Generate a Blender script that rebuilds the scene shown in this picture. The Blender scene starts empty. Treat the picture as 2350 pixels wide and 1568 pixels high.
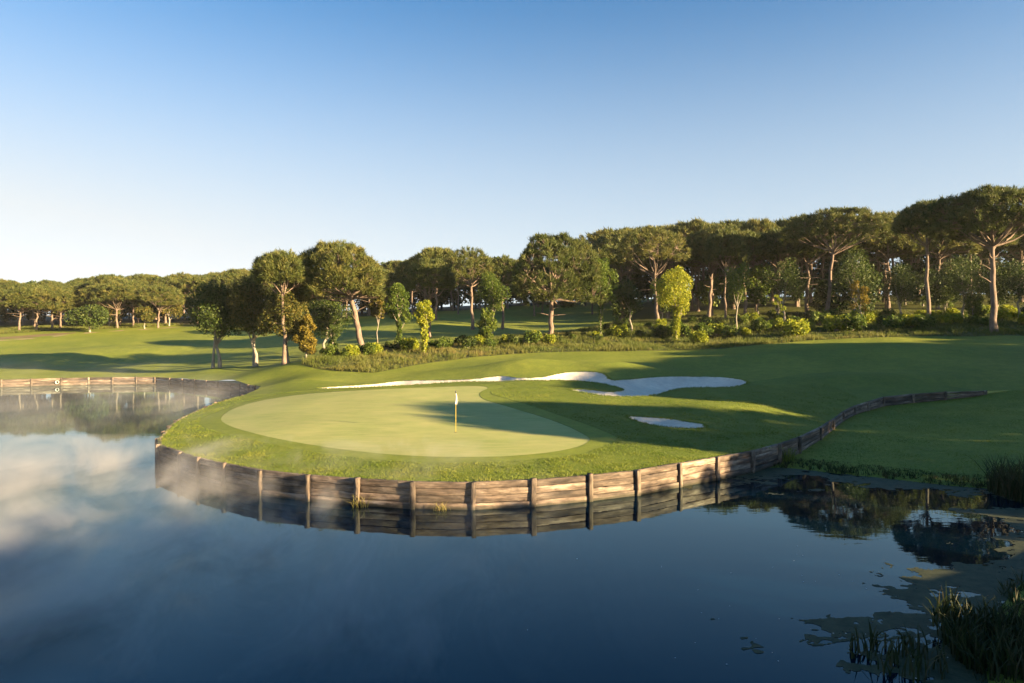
import bpy, math, random
import numpy as np
from mathutils import Vector, Matrix

rng = np.random.default_rng(7)
random.seed(7)
sc = bpy.context.scene
col = sc.collection

# ------------------------------------------------------------------ camera, sky, sun, exposure
CX, FPX, YH, HC = 1175.0, 1567.0, 768.0, 6.2      # survey constants: picture 2350 px wide, 24 mm lens, eye 6.2 m over the pond
cam_d = bpy.data.cameras.new('camera'); cam = bpy.data.objects.new('camera', cam_d); col.objects.link(cam)
cam_d.sensor_width = 36.0; cam_d.lens = 36.0 * FPX / 2350.0
cam_d.shift_y = -16.0 / 2350.0
cam_d.clip_start = 0.1; cam_d.clip_end = 3000
cam.location = (0, 0, HC); cam.rotation_euler = (math.radians(90), 0, 0)
sc.camera = cam

SUN_AZ = math.atan2(0.894, -0.447)                 # clockwise from +Y
SUN_EL = math.radians(11.5)
world = bpy.data.worlds.new('World'); sc.world = world; world.use_nodes = True
nt = world.node_tree; nt.nodes.clear()
sky = nt.nodes.new('ShaderNodeTexSky'); sky.sky_type = 'NISHITA'; sky.sun_disc = False
sky.sun_elevation = SUN_EL; sky.sun_rotation = SUN_AZ
sky.air_density = 0.8; sky.dust_density = 0.15; sky.ozone_density = 3.0; sky.altitude = 0
bg = nt.nodes.new('ShaderNodeBackground'); bg.inputs['Strength'].default_value = 0.05
wo = nt.nodes.new('ShaderNodeOutputWorld')
# pale morning haze towards the horizon, the same all round the compass
tcw = nt.nodes.new('ShaderNodeTexCoord'); sep = nt.nodes.new('ShaderNodeSeparateXYZ'); nt.links.new(tcw.outputs['Generated'], sep.inputs[0])
mrw = nt.nodes.new('ShaderNodeMapRange'); mrw.interpolation_type = 'SMOOTHSTEP'
mrw.inputs[1].default_value = .50; mrw.inputs[2].default_value = .09; mrw.inputs[3].default_value = 0; mrw.inputs[4].default_value = .93
nt.links.new(sep.outputs[2], mrw.inputs[0])
bw = nt.nodes.new('ShaderNodeRGBToBW'); nt.links.new(sky.outputs[0], bw.inputs[0])
hz = nt.nodes.new('ShaderNodeMix'); hz.data_type = 'RGBA'; hz.inputs[0].default_value = .3
hz.inputs[6].default_value = (2.75, 3.12, 3.35, 1); nt.links.new(bw.outputs[0], hz.inputs[7])
mxw = nt.nodes.new('ShaderNodeMix'); mxw.data_type = 'RGBA'
tint = nt.nodes.new('ShaderNodeMix'); tint.data_type = 'RGBA'; tint.blend_type = 'MULTIPLY'; tint.inputs[0].default_value = 1
tint.inputs[7].default_value = (.53, .87, .93, 1); nt.links.new(sky.outputs[0], tint.inputs[6])
dt = nt.nodes.new('ShaderNodeVectorMath'); dt.operation = 'DOT_PRODUCT'; nt.links.new(tcw.outputs['Generated'], dt.inputs[0])
dt.inputs[1].default_value = (math.sin(SUN_AZ) * math.cos(SUN_EL), math.cos(SUN_AZ) * math.cos(SUN_EL), math.sin(SUN_EL))
sq = nt.nodes.new('ShaderNodeMath'); sq.operation = 'POWER'; nt.links.new(dt.outputs['Value'], sq.inputs[0]); sq.inputs[1].default_value = 2   # Rayleigh: palest towards and away from the sun
ph_ = nt.nodes.new('ShaderNodeMath'); ph_.operation = 'MULTIPLY_ADD'; nt.links.new(sq.outputs[0], ph_.inputs[0]); ph_.inputs[1].default_value = .4; ph_.inputs[2].default_value = .88
hf = nt.nodes.new('ShaderNodeMath'); hf.operation = 'MULTIPLY'; hf.use_clamp = True; nt.links.new(mrw.outputs[0], hf.inputs[0]); nt.links.new(ph_.outputs[0], hf.inputs[1])
nt.links.new(hf.outputs[0], mxw.inputs[0]); nt.links.new(tint.outputs[2], mxw.inputs[6]); nt.links.new(hz.outputs[2], mxw.inputs[7])
nt.links.new(mxw.outputs[2], bg.inputs[0]); nt.links.new(bg.outputs[0], wo.inputs[0])

sun_d = bpy.data.lights.new('sun', 'SUN'); sun = bpy.data.objects.new('sun', sun_d); col.objects.link(sun)
sun_d.energy = 5.0; sun_d.angle = math.radians(0.53); sun_d.color = (1.0, 0.73, 0.40)
SDIR = Vector((math.sin(SUN_AZ) * math.cos(SUN_EL), math.cos(SUN_AZ) * math.cos(SUN_EL), math.sin(SUN_EL)))
sun.rotation_euler = SDIR.to_track_quat('Z', 'Y').to_euler()
sun.location = (60, -30, 40)

vs = sc.view_settings
vs.view_transform = 'Standard'; vs.look = 'None'; vs.gamma = 1.0; vs.use_curve_mapping = False
vs.exposure = 2.45
sc.cycles.use_denoising = True
sc.cycles.max_bounces = 6; sc.cycles.diffuse_bounces = 3; sc.cycles.transmission_bounces = 4
sc.cycles.volume_bounces = 0; sc.cycles.transparent_max_bounces = 8
sc.cycles.volume_step_rate = 0.12; sc.cycles.volume_max_steps = 256
sc.cycles.sample_clamp_indirect = 8.0

# ------------------------------------------------------------------ helpers
def tag(o, label=None, cat=None, group=None, kind=None):
    if label: o['label'] = label
    if cat: o['category'] = cat
    if group: o['group'] = group
    if kind: o['kind'] = kind
    return o

def mesh_np(name, V, T, mat=None, smooth=False, tone=None):
    me = bpy.data.meshes.new(name)
    V = np.asarray(V, np.float32); T = np.asarray(T, np.int32)
    me.vertices.add(len(V)); me.vertices.foreach_set('co', V.ravel())
    n = len(T); k = T.shape[1]
    me.loops.add(n * k); me.loops.foreach_set('vertex_index', T.ravel())
    me.polygons.add(n); me.polygons.foreach_set('loop_start', np.arange(0, n * k, k, dtype=np.int32))
    me.polygons.foreach_set('loop_total', np.full(n, k, np.int32))
    if smooth: me.polygons.foreach_set('use_smooth', np.ones(n, bool))
    if tone is not None:
        a = me.attributes.new('tone', 'FLOAT', 'FACE'); a.data.foreach_set('value', np.asarray(tone, np.float32))
    me.update(calc_edges=True)
    if mat: me.materials.append(mat)
    return me

def link(name, me, parent=None, loc=None):
    o = bpy.data.objects.new(name, me); col.objects.link(o)
    if parent: o.parent = parent
    if loc is not None: o.location = loc
    return o

def copy_tree(o, parent=None):
    c = o.copy(); col.objects.link(c); c.parent = parent
    for ch in o.children: copy_tree(ch, c)
    return c

def sdist(P, poly, closed=True, chunk=20000):
    """signed distance to a polygon (negative inside) or distance to a polyline"""
    P = np.asarray(P, float); A = np.asarray(poly, float)
    B = np.roll(A, -1, 0) if closed else A[1:]
    if not closed: A = A[:-1]
    out = np.empty(len(P))
    for i in range(0, len(P), chunk):
        p = P[i:i + chunk, None, :]
        ab = B - A; ap = p - A[None]
        t = np.clip((ap * ab).sum(2) / np.maximum((ab * ab).sum(1), 1e-9), 0, 1)
        d = np.sqrt(((ap - t[..., None] * ab) ** 2).sum(2)).min(1)
        if closed:
            x, y = P[i:i + chunk, 0][:, None], P[i:i + chunk, 1][:, None]
            c = ((A[:, 1] > y) != (B[:, 1] > y)) & (x < (B[:, 0] - A[:, 0]) * (y - A[:, 1]) / np.where(B[:, 1] == A[:, 1], 1e-9, B[:, 1] - A[:, 1]) + A[:, 0])
            d = np.where(c.sum(1) % 2 == 1, -d, d)
        out[i:i + chunk] = d
    return out

def smooth_poly(pts, n=3, closed=True):
    """Chaikin corner cutting"""
    P = np.asarray(pts, float)
    for _ in range(n):
        Q = np.roll(P, -1, 0) if closed else P[1:]
        R = P if closed else P[:-1]
        a = R * .75 + Q * .25; b = R * .25 + Q * .75
        N = np.empty((2 * len(a), P.shape[1])); N[0::2] = a; N[1::2] = b
        P = N if closed else np.vstack([P[:1], N, P[-1:]])
    return P

def sstep(a, b, x):
    t = np.clip((x - a) / (b - a), 0, 1); return t * t * (3 - 2 * t)

def vnoise(x, y, seed=0, octaves=3, pers=.5):
    """smooth value noise, about -1..1"""
    r = np.random.default_rng(seed); tab = r.uniform(-1, 1, (64, 64))
    out = 0; amp = 1; tot = 0
    for o in range(octaves):
        xi = np.floor(x).astype(int); yi = np.floor(y).astype(int); fx = x - xi; fy = y - yi
        fx = fx * fx * (3 - 2 * fx); fy = fy * fy * (3 - 2 * fy)
        g = lambda a, b: tab[a % 64, b % 64]
        v = (g(xi, yi) * (1 - fx) + g(xi + 1, yi) * fx) * (1 - fy) + (g(xi, yi + 1) * (1 - fx) + g(xi + 1, yi + 1) * fx) * fy
        out = out + v * amp; tot += amp; amp *= pers; x = x * 2.03 + 11.3; y = y * 2.03 + 5.7
    return out / tot

# ------------------------------------------------------------------ procedural materials
def new_mat(name):
    m = bpy.data.materials.new(name); m.use_nodes = True
    n = m.node_tree.nodes; n.clear()
    out = n.new('ShaderNodeOutputMaterial')
    return m, n, m.node_tree.links, out

def ramp(n, stops):
    r = n.new('ShaderNodeValToRGB'); e = r.color_ramp.elements
    while len(e) < len(stops): e.new(0.5)
    for i, (p, c) in enumerate(stops): e[i].position = p; e[i].color = (*c, 1)
    return r

def noise(n, l, scale, detail=4, rough=.55, coord=None, vec_scale=None):
    t = n.new('ShaderNodeTexNoise'); t.inputs['Scale'].default_value = scale
    t.inputs['Detail'].default_value = detail; t.inputs['Roughness'].default_value = rough
    if coord is not None:
        if vec_scale:
            mp = n.new('ShaderNodeMapping'); mp.inputs['Scale'].default_value = vec_scale
            l.new(coord, mp.inputs[0]); l.new(mp.outputs[0], t.inputs['Vector'])
        else: l.new(coord, t.inputs['Vector'])
    return t

def mixc(n, l, fac, a, b, mode='MIX'):
    m = n.new('ShaderNodeMix'); m.data_type = 'RGBA'; m.blend_type = mode
    for v, s in ((fac, m.inputs[0]), (a, m.inputs[6]), (b, m.inputs[7])):
        if isinstance(v, (int, float)): s.default_value = v
        elif isinstance(v, tuple): s.default_value = (*v, 1)
        else: l.new(v, s)
    return m.outputs[2]

def turf_mat(name, c0, c1, c2, big=.15, fine=7.0, streak=None, bump=.4, bdist=.05, sheen=.0, spec=.15):
    m, n, l, out = new_mat(name)
    geo = n.new('ShaderNodeNewGeometry')
    p = geo.outputs['Position']
    n1 = noise(n, l, big, 4, .6, p); n2 = noise(n, l, fine, 5, .7, p, streak)
    r1 = ramp(n, [(.35, c0), (.65, c1)]); l.new(n1.outputs[0], r1.inputs[0])
    r2 = ramp(n, [(.45, (0, 0, 0)), (.75, (1, 1, 1))]); l.new(n2.outputs[0], r2.inputs[0])
    c = mixc(n, l, r2.outputs[0], r1.outputs[0], c2)
    n3 = noise(n, l, fine * .22, 6, .68, p); r3 = ramp(n, [(.3, (.72, .74, .76)), (.7, (1.12, 1.1, 1.05))]); l.new(n3.outputs[0], r3.inputs[0])
    c = mixc(n, l, .85 if bump > .3 else .45, c, r3.outputs[0], 'MULTIPLY')
    b = n.new('ShaderNodeBsdfPrincipled'); l.new(c, b.inputs['Base Color'])
    b.inputs['Roughness'].default_value = .65; b.inputs['Specular IOR Level'].default_value = spec
    if sheen:
        b.inputs['Sheen Weight'].default_value = sheen; b.inputs['Sheen Roughness'].default_value = .5
    if bump:
        nb = noise(n, l, fine * 3, 3, .7, p)
        bp = n.new('ShaderNodeBump'); bp.inputs['Strength'].default_value = bump; bp.inputs['Distance'].default_value = bdist
        l.new(nb.outputs[0], bp.inputs['Height']); l.new(bp.outputs[0], b.inputs['Normal'])
    l.new(b.outputs[0], out.inputs[0])
    return m

def leaf_mat(name, stops, transl=.35, nscale=.5, rand=.25):
    """foliage: hue from a per-leaf tone, a soft noise and the plant itself; light passes through"""
    m, n, l, out = new_mat(name)
    at = n.new('ShaderNodeAttribute'); at.attribute_name = 'tone'
    tc = n.new('ShaderNodeTexCoord'); nz = noise(n, l, nscale, 2, .5, tc.outputs['Object'])
    oi = n.new('ShaderNodeObjectInfo')
    def math_(op, a, b):
        q = n.new('ShaderNodeMath'); q.operation = op
        for v, s in ((a, q.inputs[0]), (b, q.inputs[1])):
            if isinstance(v, (int, float)): s.default_value = v
            else: l.new(v, s)
        return q.outputs[0]
    f = math_('ADD', math_('MULTIPLY', at.outputs['Fac'], .5), math_('MULTIPLY', nz.outputs[0], .5))
    f = math_('ADD', f, math_('MULTIPLY', math_('SUBTRACT', oi.outputs['Random'], .5), rand))
    r = ramp(n, stops); l.new(f, r.inputs[0])
    d = n.new('ShaderNodeBsdfPrincipled'); l.new(r.outputs[0], d.inputs['Base Color'])
    d.inputs['Roughness'].default_value = .55; d.inputs['Specular IOR Level'].default_value = .25
    t = n.new('ShaderNodeBsdfTranslucent'); l.new(mixc(n, l, .5, r.outputs[0], (.9, .9, .25), 'MULTIPLY'), t.inputs[0])
    l.new(r.outputs[0], t.inputs[0])
    mx = n.new('ShaderNodeMixShader'); mx.inputs[0].default_value = transl
    l.new(d.outputs[0], mx.inputs[1]); l.new(t.outputs[0], mx.inputs[2]); l.new(mx.outputs[0], out.inputs[0])
    return m

def bark_mat(name, c0, c1, scale=3.0):
    m, n, l, out = new_mat(name)
    tc = n.new('ShaderNodeTexCoord')
    nz = noise(n, l, scale, 5, .7, tc.outputs['Object'], (1.6, 1.6, .45))
    r = ramp(n, [(.32, c0), (.68, c1)]); l.new(nz.outputs[0], r.inputs[0])
    b = n.new('ShaderNodeBsdfPrincipled'); l.new(r.outputs[0], b.inputs['Base Color']); b.inputs['Roughness'].default_value = .9
    bp = n.new('ShaderNodeBump'); bp.inputs['Strength'].default_value = .7; bp.inputs['Distance'].default_value = .06
    l.new(nz.outputs[0], bp.inputs['Height']); l.new(bp.outputs[0], b.inputs['Normal']); l.new(b.outputs[0], out.inputs[0])
    return m

def wood_mat(name, dark, mid, pale):
    m, n, l, out = new_mat(name)
    tc = n.new('ShaderNodeTexCoord'); oi = n.new('ShaderNodeObjectInfo')
    add = n.new('ShaderNodeVectorMath'); add.operation = 'MULTIPLY_ADD'
    l.new(oi.outputs['Random'], add.inputs[0]); add.inputs[1].default_value = (37, 19, 53); l.new(tc.outputs['Object'], add.inputs[2])
    v = add.outputs[0]
    grain = noise(n, l, 9, 5, .65, v, (.25, 2.2, 2.2)); blot = noise(n, l, 1.7, 4, .65, v, (1, 2, 2)); spot = noise(n, l, 5, 3, .6, v)
    r1 = ramp(n, [(.3, dark), (.5, mid), (.72, pale)]); l.new(blot.outputs[0], r1.inputs[0])
    r2 = ramp(n, [(.35, (.35, .35, .35)), (.62, (1, 1, 1))]); l.new(grain.outputs[0], r2.inputs[0])
    c = mixc(n, l, .8, r1.outputs[0], r2.outputs[0], 'MULTIPLY')
    r3 = ramp(n, [(.33, (.25, .23, .22)), (.48, (1, 1, 1))]); l.new(spot.outputs[0], r3.inputs[0])
    c = mixc(n, l, .6, c, r3.outputs[0], 'MULTIPLY')
    hs = n.new('ShaderNodeHueSaturation'); mr = n.new('ShaderNodeMapRange')
    mr.inputs[3].default_value = .42; mr.inputs[4].default_value = 1.45; l.new(oi.outputs['Random'], mr.inputs[0])
    l.new(mr.outputs[0], hs.inputs['Value']); l.new(c, hs.inputs['Color'])
    gp = n.new('ShaderNodeNewGeometry'); sz_ = n.new('ShaderNodeSeparateXYZ'); l.new(gp.outputs['Position'], sz_.inputs[0])
    tide = noise(n, l, 2.5, 4, .7, gp.outputs['Position']); ta = n.new('ShaderNodeMath'); ta.operation = 'MULTIPLY_ADD'; l.new(tide.outputs[0], ta.inputs[0]); ta.inputs[1].default_value = -.22; l.new(sz_.outputs[2], ta.inputs[2])
    tr_ = n.new('ShaderNodeMapRange'); l.new(ta.outputs[0], tr_.inputs[0]); tr_.inputs[1].default_value = -.06; tr_.inputs[2].default_value = .03; tr_.inputs[3].default_value = .75; tr_.inputs[4].default_value = 0
    wet = mixc(n, l, tr_.outputs[0], hs.outputs[0], (.032, .032, .018))
    b = n.new('ShaderNodeBsdfPrincipled'); l.new(wet, b.inputs['Base Color']); b.inputs['Roughness'].default_value = .85
    bp = n.new('ShaderNodeBump'); bp.inputs['Strength'].default_value = .6; bp.inputs['Distance'].default_value = .02
    l.new(grain.outputs[0], bp.inputs['Height']); l.new(bp.outputs[0], b.inputs['Normal']); l.new(b.outputs[0], out.inputs[0])
    return m

def plain_mat(name, c, rough=.6):
    m, n, l, out = new_mat(name)
    tc = n.new('ShaderNodeTexCoord'); nz = noise(n, l, 6, 3, .6, tc.outputs['Object'])
    r = ramp(n, [(.3, tuple(x * .85 for x in c)), (.7, c)]); l.new(nz.outputs[0], r.inputs[0])
    b = n.new('ShaderNodeBsdfPrincipled'); l.new(r.outputs[0], b.inputs['Base Color']); b.inputs['Roughness'].default_value = rough
    l.new(b.outputs[0], out.inputs[0])
    return m

M = {}
M['fairway'] = turf_mat('mown_fairway', (.14, .19, .026), (.22, .255, .036), (.265, .275, .055), .12, 5, None, .8, .12, 0, .12)
M['rough'] = turf_mat('longer_turf', (.12, .17, .022), (.165, .21, .03), (.22, .235, .05), .35, 6, None, .8, .10, 0, .12)
M['collar'] = turf_mat('collar_turf', (.17, .22, .028), (.20, .24, .034), (.23, .25, .045), .4, 8, None, .5, .05, 0, .12)
M['green'] = turf_mat('putting_turf', (.29, .335, .10), (.37, .38, .13), (.44, .41, .165), .45, 1.6, (.35, 2.4, 1), .25, .03, 0, .12)
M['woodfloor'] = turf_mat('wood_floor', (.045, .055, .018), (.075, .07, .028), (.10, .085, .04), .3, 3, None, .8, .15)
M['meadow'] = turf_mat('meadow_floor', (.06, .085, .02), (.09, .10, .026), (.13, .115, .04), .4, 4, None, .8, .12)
M['earth'] = turf_mat('bare_earth', (.19, .135, .08), (.25, .18, .11), (.14, .14, .045), .3, 2, None, .6, .08)
M['path'] = turf_mat('sandy_path', (.33, .25, .17), (.38, .29, .2), (.3, .22, .14), .5, 5, None, .3, .03)
M['mud'] = turf_mat('pond_margin', (.03, .035, .015), (.045, .05, .02), (.05, .075, .02), .6, 4, None, .8, .06)
M['sand'] = turf_mat('bunker_sand', (.72, .64, .54), (.78, .70, .60), (.62, .55, .46), .9, 2.2, (1, 3, 1), .9, .07)
M['wood'] = wood_mat('weathered_sleeper', (.045, .032, .025), (.19, .14, .105), (.50, .40, .31))
M['post'] = wood_mat('weathered_post', (.06, .043, .034), (.20, .15, .11), (.42, .33, .25))
M['pine'] = leaf_mat('pine_needles', [(.2, (.042, .064, .016)), (.5, (.095, .115, .028)), (.8, (.19, .17, .046))], .28, .6, .2)
M['oak'] = leaf_mat('olive_oak_leaves', [(.2, (.040, .060, .012)), (.5, (.10, .10, .020)), (.8, (.19, .145, .03))], .35, .5, .15)
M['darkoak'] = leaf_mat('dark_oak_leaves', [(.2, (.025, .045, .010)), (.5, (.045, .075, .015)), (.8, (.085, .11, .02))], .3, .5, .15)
M['lime'] = leaf_mat('spring_leaves', [(.2, (.14, .19, .016)), (.5, (.26, .30, .024)), (.8, (.38, .36, .035))], .45, .6, .1)
M['fresh'] = leaf_mat('fresh_green_leaves', [(.2, (.05, .09, .014)), (.5, (.10, .15, .022)), (.8, (.17, .2, .03))], .4, .6, .2)
M['gold'] = leaf_mat('golden_leaves', [(.2, (.11, .10, .015)), (.5, (.19, .15, .022)), (.8, (.28, .2, .03))], .4, .6, .15)
M['bark'] = bark_mat('pine_bark', (.085, .058, .044), (.235, .175, .135))
M['greybark'] = bark_mat('pale_bark', (.14, .12, .095), (.36, .32, .26))
M['blade'] = leaf_mat('grass_blades', [(.2, (.06, .12, .014)), (.5, (.14, .19, .024)), (.8, (.25, .26, .05))], .35, .25, 0)
M['tall'] = leaf_mat('tall_grass_blades', [(.15, (.05, .08, .016)), (.45, (.11, .14, .024)), (.7, (.18, .17, .045)), (.9, (.26, .17, .08))], .4, .15, 0)
M['reed'] = leaf_mat('reed_blades', [(.2, (.018, .03, .008)), (.5, (.035, .05, .013)), (.8, (.085, .07, .035))], .3, .5, 0)
M['straw'] = leaf_mat('straw_blades', [(.2, (.2, .2, .04)), (.5, (.32, .29, .07)), (.8, (.42, .33, .12))], .4, .5, 0)

def water_mat():
    m, n, l, out = new_mat('pond_water')
    geo = n.new('ShaderNodeNewGeometry')
    n1 = noise(n, l, .9, 3, .5, geo.outputs['Position'], (1, 2.2, 1)); n2 = noise(n, l, .05, 2, .5, geo.outputs['Position'])
    mm = n.new('ShaderNodeMath'); mm.operation = 'MULTIPLY'; l.new(n1.outputs[0], mm.inputs[0]); l.new(n2.outputs[0], mm.inputs[1])
    bp = n.new('ShaderNodeBump'); bp.inputs['Strength'].default_value = .035; bp.inputs['Distance'].default_value = .1
    l.new(mm.outputs[0], bp.inputs['Height'])
    fr = n.new('ShaderNodeFresnel'); fr.inputs['IOR'].default_value = 1.40; l.new(bp.outputs[0], fr.inputs['Normal'])
    d = n.new('ShaderNodeBsdfDiffuse'); d.inputs['Color'].default_value = (.0006, .006, .016, 1)
    g = n.new('ShaderNodeBsdfGlossy'); g.inputs['Color'].default_value = (.72, .95, 1.0, 1); g.inputs['Roughness'].default_value = 0
    l.new(bp.outputs[0], g.inputs['Normal'])
    mx = n.new('ShaderNodeMixShader'); l.new(fr.outputs[0], mx.inputs[0]); l.new(d.outputs[0], mx.inputs[1]); l.new(g.outputs[0], mx.inputs[2])
    l.new(mx.outputs[0], out.inputs[0])
    return m
M['water'] = water_mat()

# ------------------------------------------------------------------ terrain heights
def wp(px, py, d):                                  # surveyed point -> world
    return ((px - CX) / FPX * d, d, HC - (py - YH) / FPX * d)

# front retaining wall, post by post: x, y, top height
WALL = [(-22.4, 57, 1.15), (-22.3, 54, 1.12), (-22.2, 51.4, 1.1), (-21.8, 48.8, 1.08), (-21.3, 46.2, 1.05), (-20.8, 43.7, 1.05), (-20.2, 41.2, 1.04), (-19.4, 38.8, 1.03),
        (-18.5, 36.5, 1.02), (-17.7, 34.3, 1.0), (-16.6, 32.3, .98), (-14.67, 30.4, .97), (-13.2, 29.0, .97), (-11.58, 27.76, .97), (-9.65, 26.43, .97), (-7.55, 25.53, .97), (-5.59, 24.9, .97), (-3.51, 24.4, .97),
        (-1.38, 24.29, .97), (.73, 24.68, .97), (2.86, 25.52, .97), (4.78, 26.4, .97), (6.75, 27.84, .97), (8.68, 29.2, .97), (10.7, 30.7, .98),
        (12.6, 32.5, 1.0), (14.35, 34.4, 1.02), (16.9, 37.7, 1.05), (19.15, 41.0, 1.08), (21.3, 44.2, 1.16), (23.5, 47.07, 1.26), (25.4, 49.0, 1.36), (27.9, 51.5, 1.5),
        (30.7, 52.4, 1.66), (33.4, 52.7, 1.8), (36.4, 52.6, 1.85)]
IWATER = 24                                          # last wall post that stands in the water
FARWALL = [(-83, 68, .85), (-80.4, 69.5, .85), (-77.8, 71, .85), (-75.2, 72.4, .86), (-72.6, 73.8, .87), (-70, 75.2, .88), (-67.4, 76.6, .9), (-64.8, 77.8, .9), (-62.2, 78.8, .9), (-59.7, 79.9, .92), (-57.2, 81.3, .93), (-54.6, 82.8, .94),
           (-51.9, 83.8, .95), (-49.2, 84.2, .95), (-46.5, 84.6, .95), (-44.2, 84.7, .93), (-41.8, 83.6, .9), (-39.5, 82.1, .9), (-37.3, 80.5, .9), (-35.2, 78.9, .9), (-33.1, 77.2, .9), (-31.0, 75.4, .9), (-29.2, 73.6, .9), (-27.6, 71.8, .92), (-26.3, 70, .95)]
SHORE = [(11.7, 31.6), (12.6, 31.7), (14.8, 30.2), (16.3, 29.1), (18, 27.8), (19.6, 27.2), (21, 25.5), (20, 22.5), (16, 19.5), (12.5, 17), (10.2, 14.8), (8.6, 12.6),
         (7.2, 10.2), (5, 7.9), (1, 6.4), (-5, 5.8), (-14, 6), (-30, 7.5), (-50, 10), (-75, 20), (-92, 40), (-92, 60)]
pond = [(p[0], p[1]) for p in FARWALL] + [(-24.6, 67), (-23.2, 62.5)] + [(p[0], p[1]) for p in WALL[:IWATER + 1]] + SHORE
POND = np.array(pond)

C = []
for p in WALL: C.append((p[0], p[1], p[2] - .04))
for p in FARWALL[::2]: C.append((p[0], p[1], p[2] - .03))
C += [(-24.6, 67, 1.1), (-23.2, 62.5, 1.18), (-26, 73, 1.15)]
C += [(-4, 29.5, 1.10), (-12, 36, 1.25), (-3, 38, 1.32), (-8, 46, 1.65), (-10, 55, 2.0), (0, 54, 2.0), (2, 36, 1.2), (-16, 46, 1.4), (-18, 55, 1.55), (8, 36, 1.18), (12, 40, 1.3), (16, 46, 1.6), (-4, 26.5, 1.0), (5, 30, 1.05), (22, 52, 1.7), (10, 47, 1.8), (3, 46, 1.75)]
SURV = [(1600, 880, 58.8), (1600, 864, 63), (1370, 843, 66), (1200, 841, 67), (1500, 830, 72), (1500, 805, 85), (1800, 820, 70), (1800, 790, 85), (2100, 860, 60), (2100, 800, 75), (2300, 850, 60), (2300, 800, 72), (2300, 765, 86), (2100, 890, 55), (1800, 860, 61), (1700, 845, 66),
        (1262, 778, 100), (1262, 802, 86), (1100, 818, 81), (1000, 832, 77), (870, 856, 70), (760, 852, 72), (690, 837, 78), (830, 813, 86), (900, 800, 92), (650, 880, 64), (700, 868, 67), (560, 872, 75), (800, 878, 65), (1050, 868, 64),
        (500, 846, 86), (590, 845, 86), (400, 852, 92), (250, 856, 93), (50, 858, 90), (100, 835, 112), (300, 835, 112), (450, 815, 115), (700, 800, 105), (100, 800, 130), (100, 772, 148), (300, 800, 128), (300, 762, 155), (420, 752, 165), (550, 762, 150), (550, 790, 125), (720, 762, 140), (900, 742, 140), (850, 770, 115), (1000, 760, 120), (1000, 727, 160), (1290, 728, 160), (1290, 710, 185), (1150, 740, 140), (1290, 760, 120),
        (1500, 748, 115), (1600, 733, 125), (1700, 706, 150), (1900, 742, 105), (2000, 732, 115), (2300, 724, 110), (2130, 753, 94), (1500, 778, 99), (1800, 776, 95), (1950, 772, 92), (2350, 742, 95), (0, 770, 150), (200, 745, 180), (0, 745, 185)]
for s in SURV: C.append(wp(*s))
C += [(-150, 260, 13), (-60, 250, 14), (0, 260, 18), (100, 250, 20), (220, 200, 18), (320, 450, 24), (-330, 450, 18), (0, 450, 24), (-230, 130, 8), (-130, 105, 2.5), (-120, 60, 2), (60, 30, 3), (90, 0, 4), (60, -20, 4), (46, 42, 2.4), (100, 60, 7), (130, 100, 12), (30, 0, 3.2), (60, 60, 3.6), (20, 12, 2.3), (13, 13, 1.0), (9, 8, 1.9), (0, 0, 4.2), (0, 4.5, 1.2), (-10, 0, 3.5), (-40, 0, 3), (0, -40, 5), (70, -80, 6), (-80, 5, 2.5), (-110, 30, 2.5), (160, 0, 8), (-200, -60, 5), (22, 24.5, .4), (14, 17, .35), (11, 14, .4), (200, -100, 8)]
C = np.array(C, float)
def tps_fit(C, lam=.02):
    x = C[:, :2] / 50; n = len(x)
    r2 = ((x[:, None] - x[None]) ** 2).sum(2)
    K = np.where(r2 > 0, r2 * np.log(np.maximum(r2, 1e-12)) * .5, 0) + lam * np.eye(n) * .05
    P = np.hstack([np.ones((n, 1)), x])
    A = np.vstack([np.hstack([K, P]), np.hstack([P.T, np.zeros((3, 3))])])
    s = np.linalg.solve(A, np.concatenate([C[:, 2], np.zeros(3)]))
    return x, s[:n], s[n:]
TX, TW, TA = tps_fit(C)
def tps(P):
    q = np.asarray(P, float) / 50; out = np.empty(len(q))
    for i in range(0, len(q), 20000):
        r2 = ((q[i:i + 20000, None] - TX[None]) ** 2).sum(2)
        out[i:i + 20000] = (r2 * np.log(np.maximum(r2, 1e-12)) * .5) @ TW
    return out + TA[0] + q @ TA[1:]
WL = np.array([(p[0], p[1]) for p in WALL])
MOUND = [(10.0, 64.5, .75, 4.2, 3.0), (1.2, 66.5, .7, 4.6, 3.2), (-6, 67, .35, 5, 3), (4.6, 57.0, .45, 4.8, 1.7), (13.5, 43.3, .35, 4.5, 2.0), (31, 58, .5, 6, 2.4), (41, 72, .7, 8, 4), (-23, 76, .45, 6, 3), (-70, 122, 1.2, 16, 7), (-38, 128, 1.0, 12, 6), (22, 72, .35, 8, 3)]
def Hm(P):
    P = np.asarray(P, float); z = tps(P)
    for x, y, a, rx, ry in MOUND: z = z + a * np.exp(-((P[:, 0] - x) / rx) ** 2 - ((P[:, 1] - y) / ry) ** 2)
    far = sstep(45, 90, np.hypot(P[:, 0], P[:, 1]))
    z = z + far * .35 * vnoise(P[:, 0] / 14, P[:, 1] / 14, 3)
    nr = (P[:, 1] < 31) & (P[:, 0] > -95) & (P[:, 0] < 30)
    if nr.any(): z[nr] = np.where(sdist(P[nr], WL, False) < 1.2, z[nr], shore_cap(P[nr], z[nr]))
    return z
SHLINE = np.array(SHORE)
def shore_cap(P, z): return np.minimum(z, -.03 + .30 * sdist(P, SHLINE, False))
def H1(x, y): return float(Hlook(np.array([[x, y]]))[0])

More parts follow.
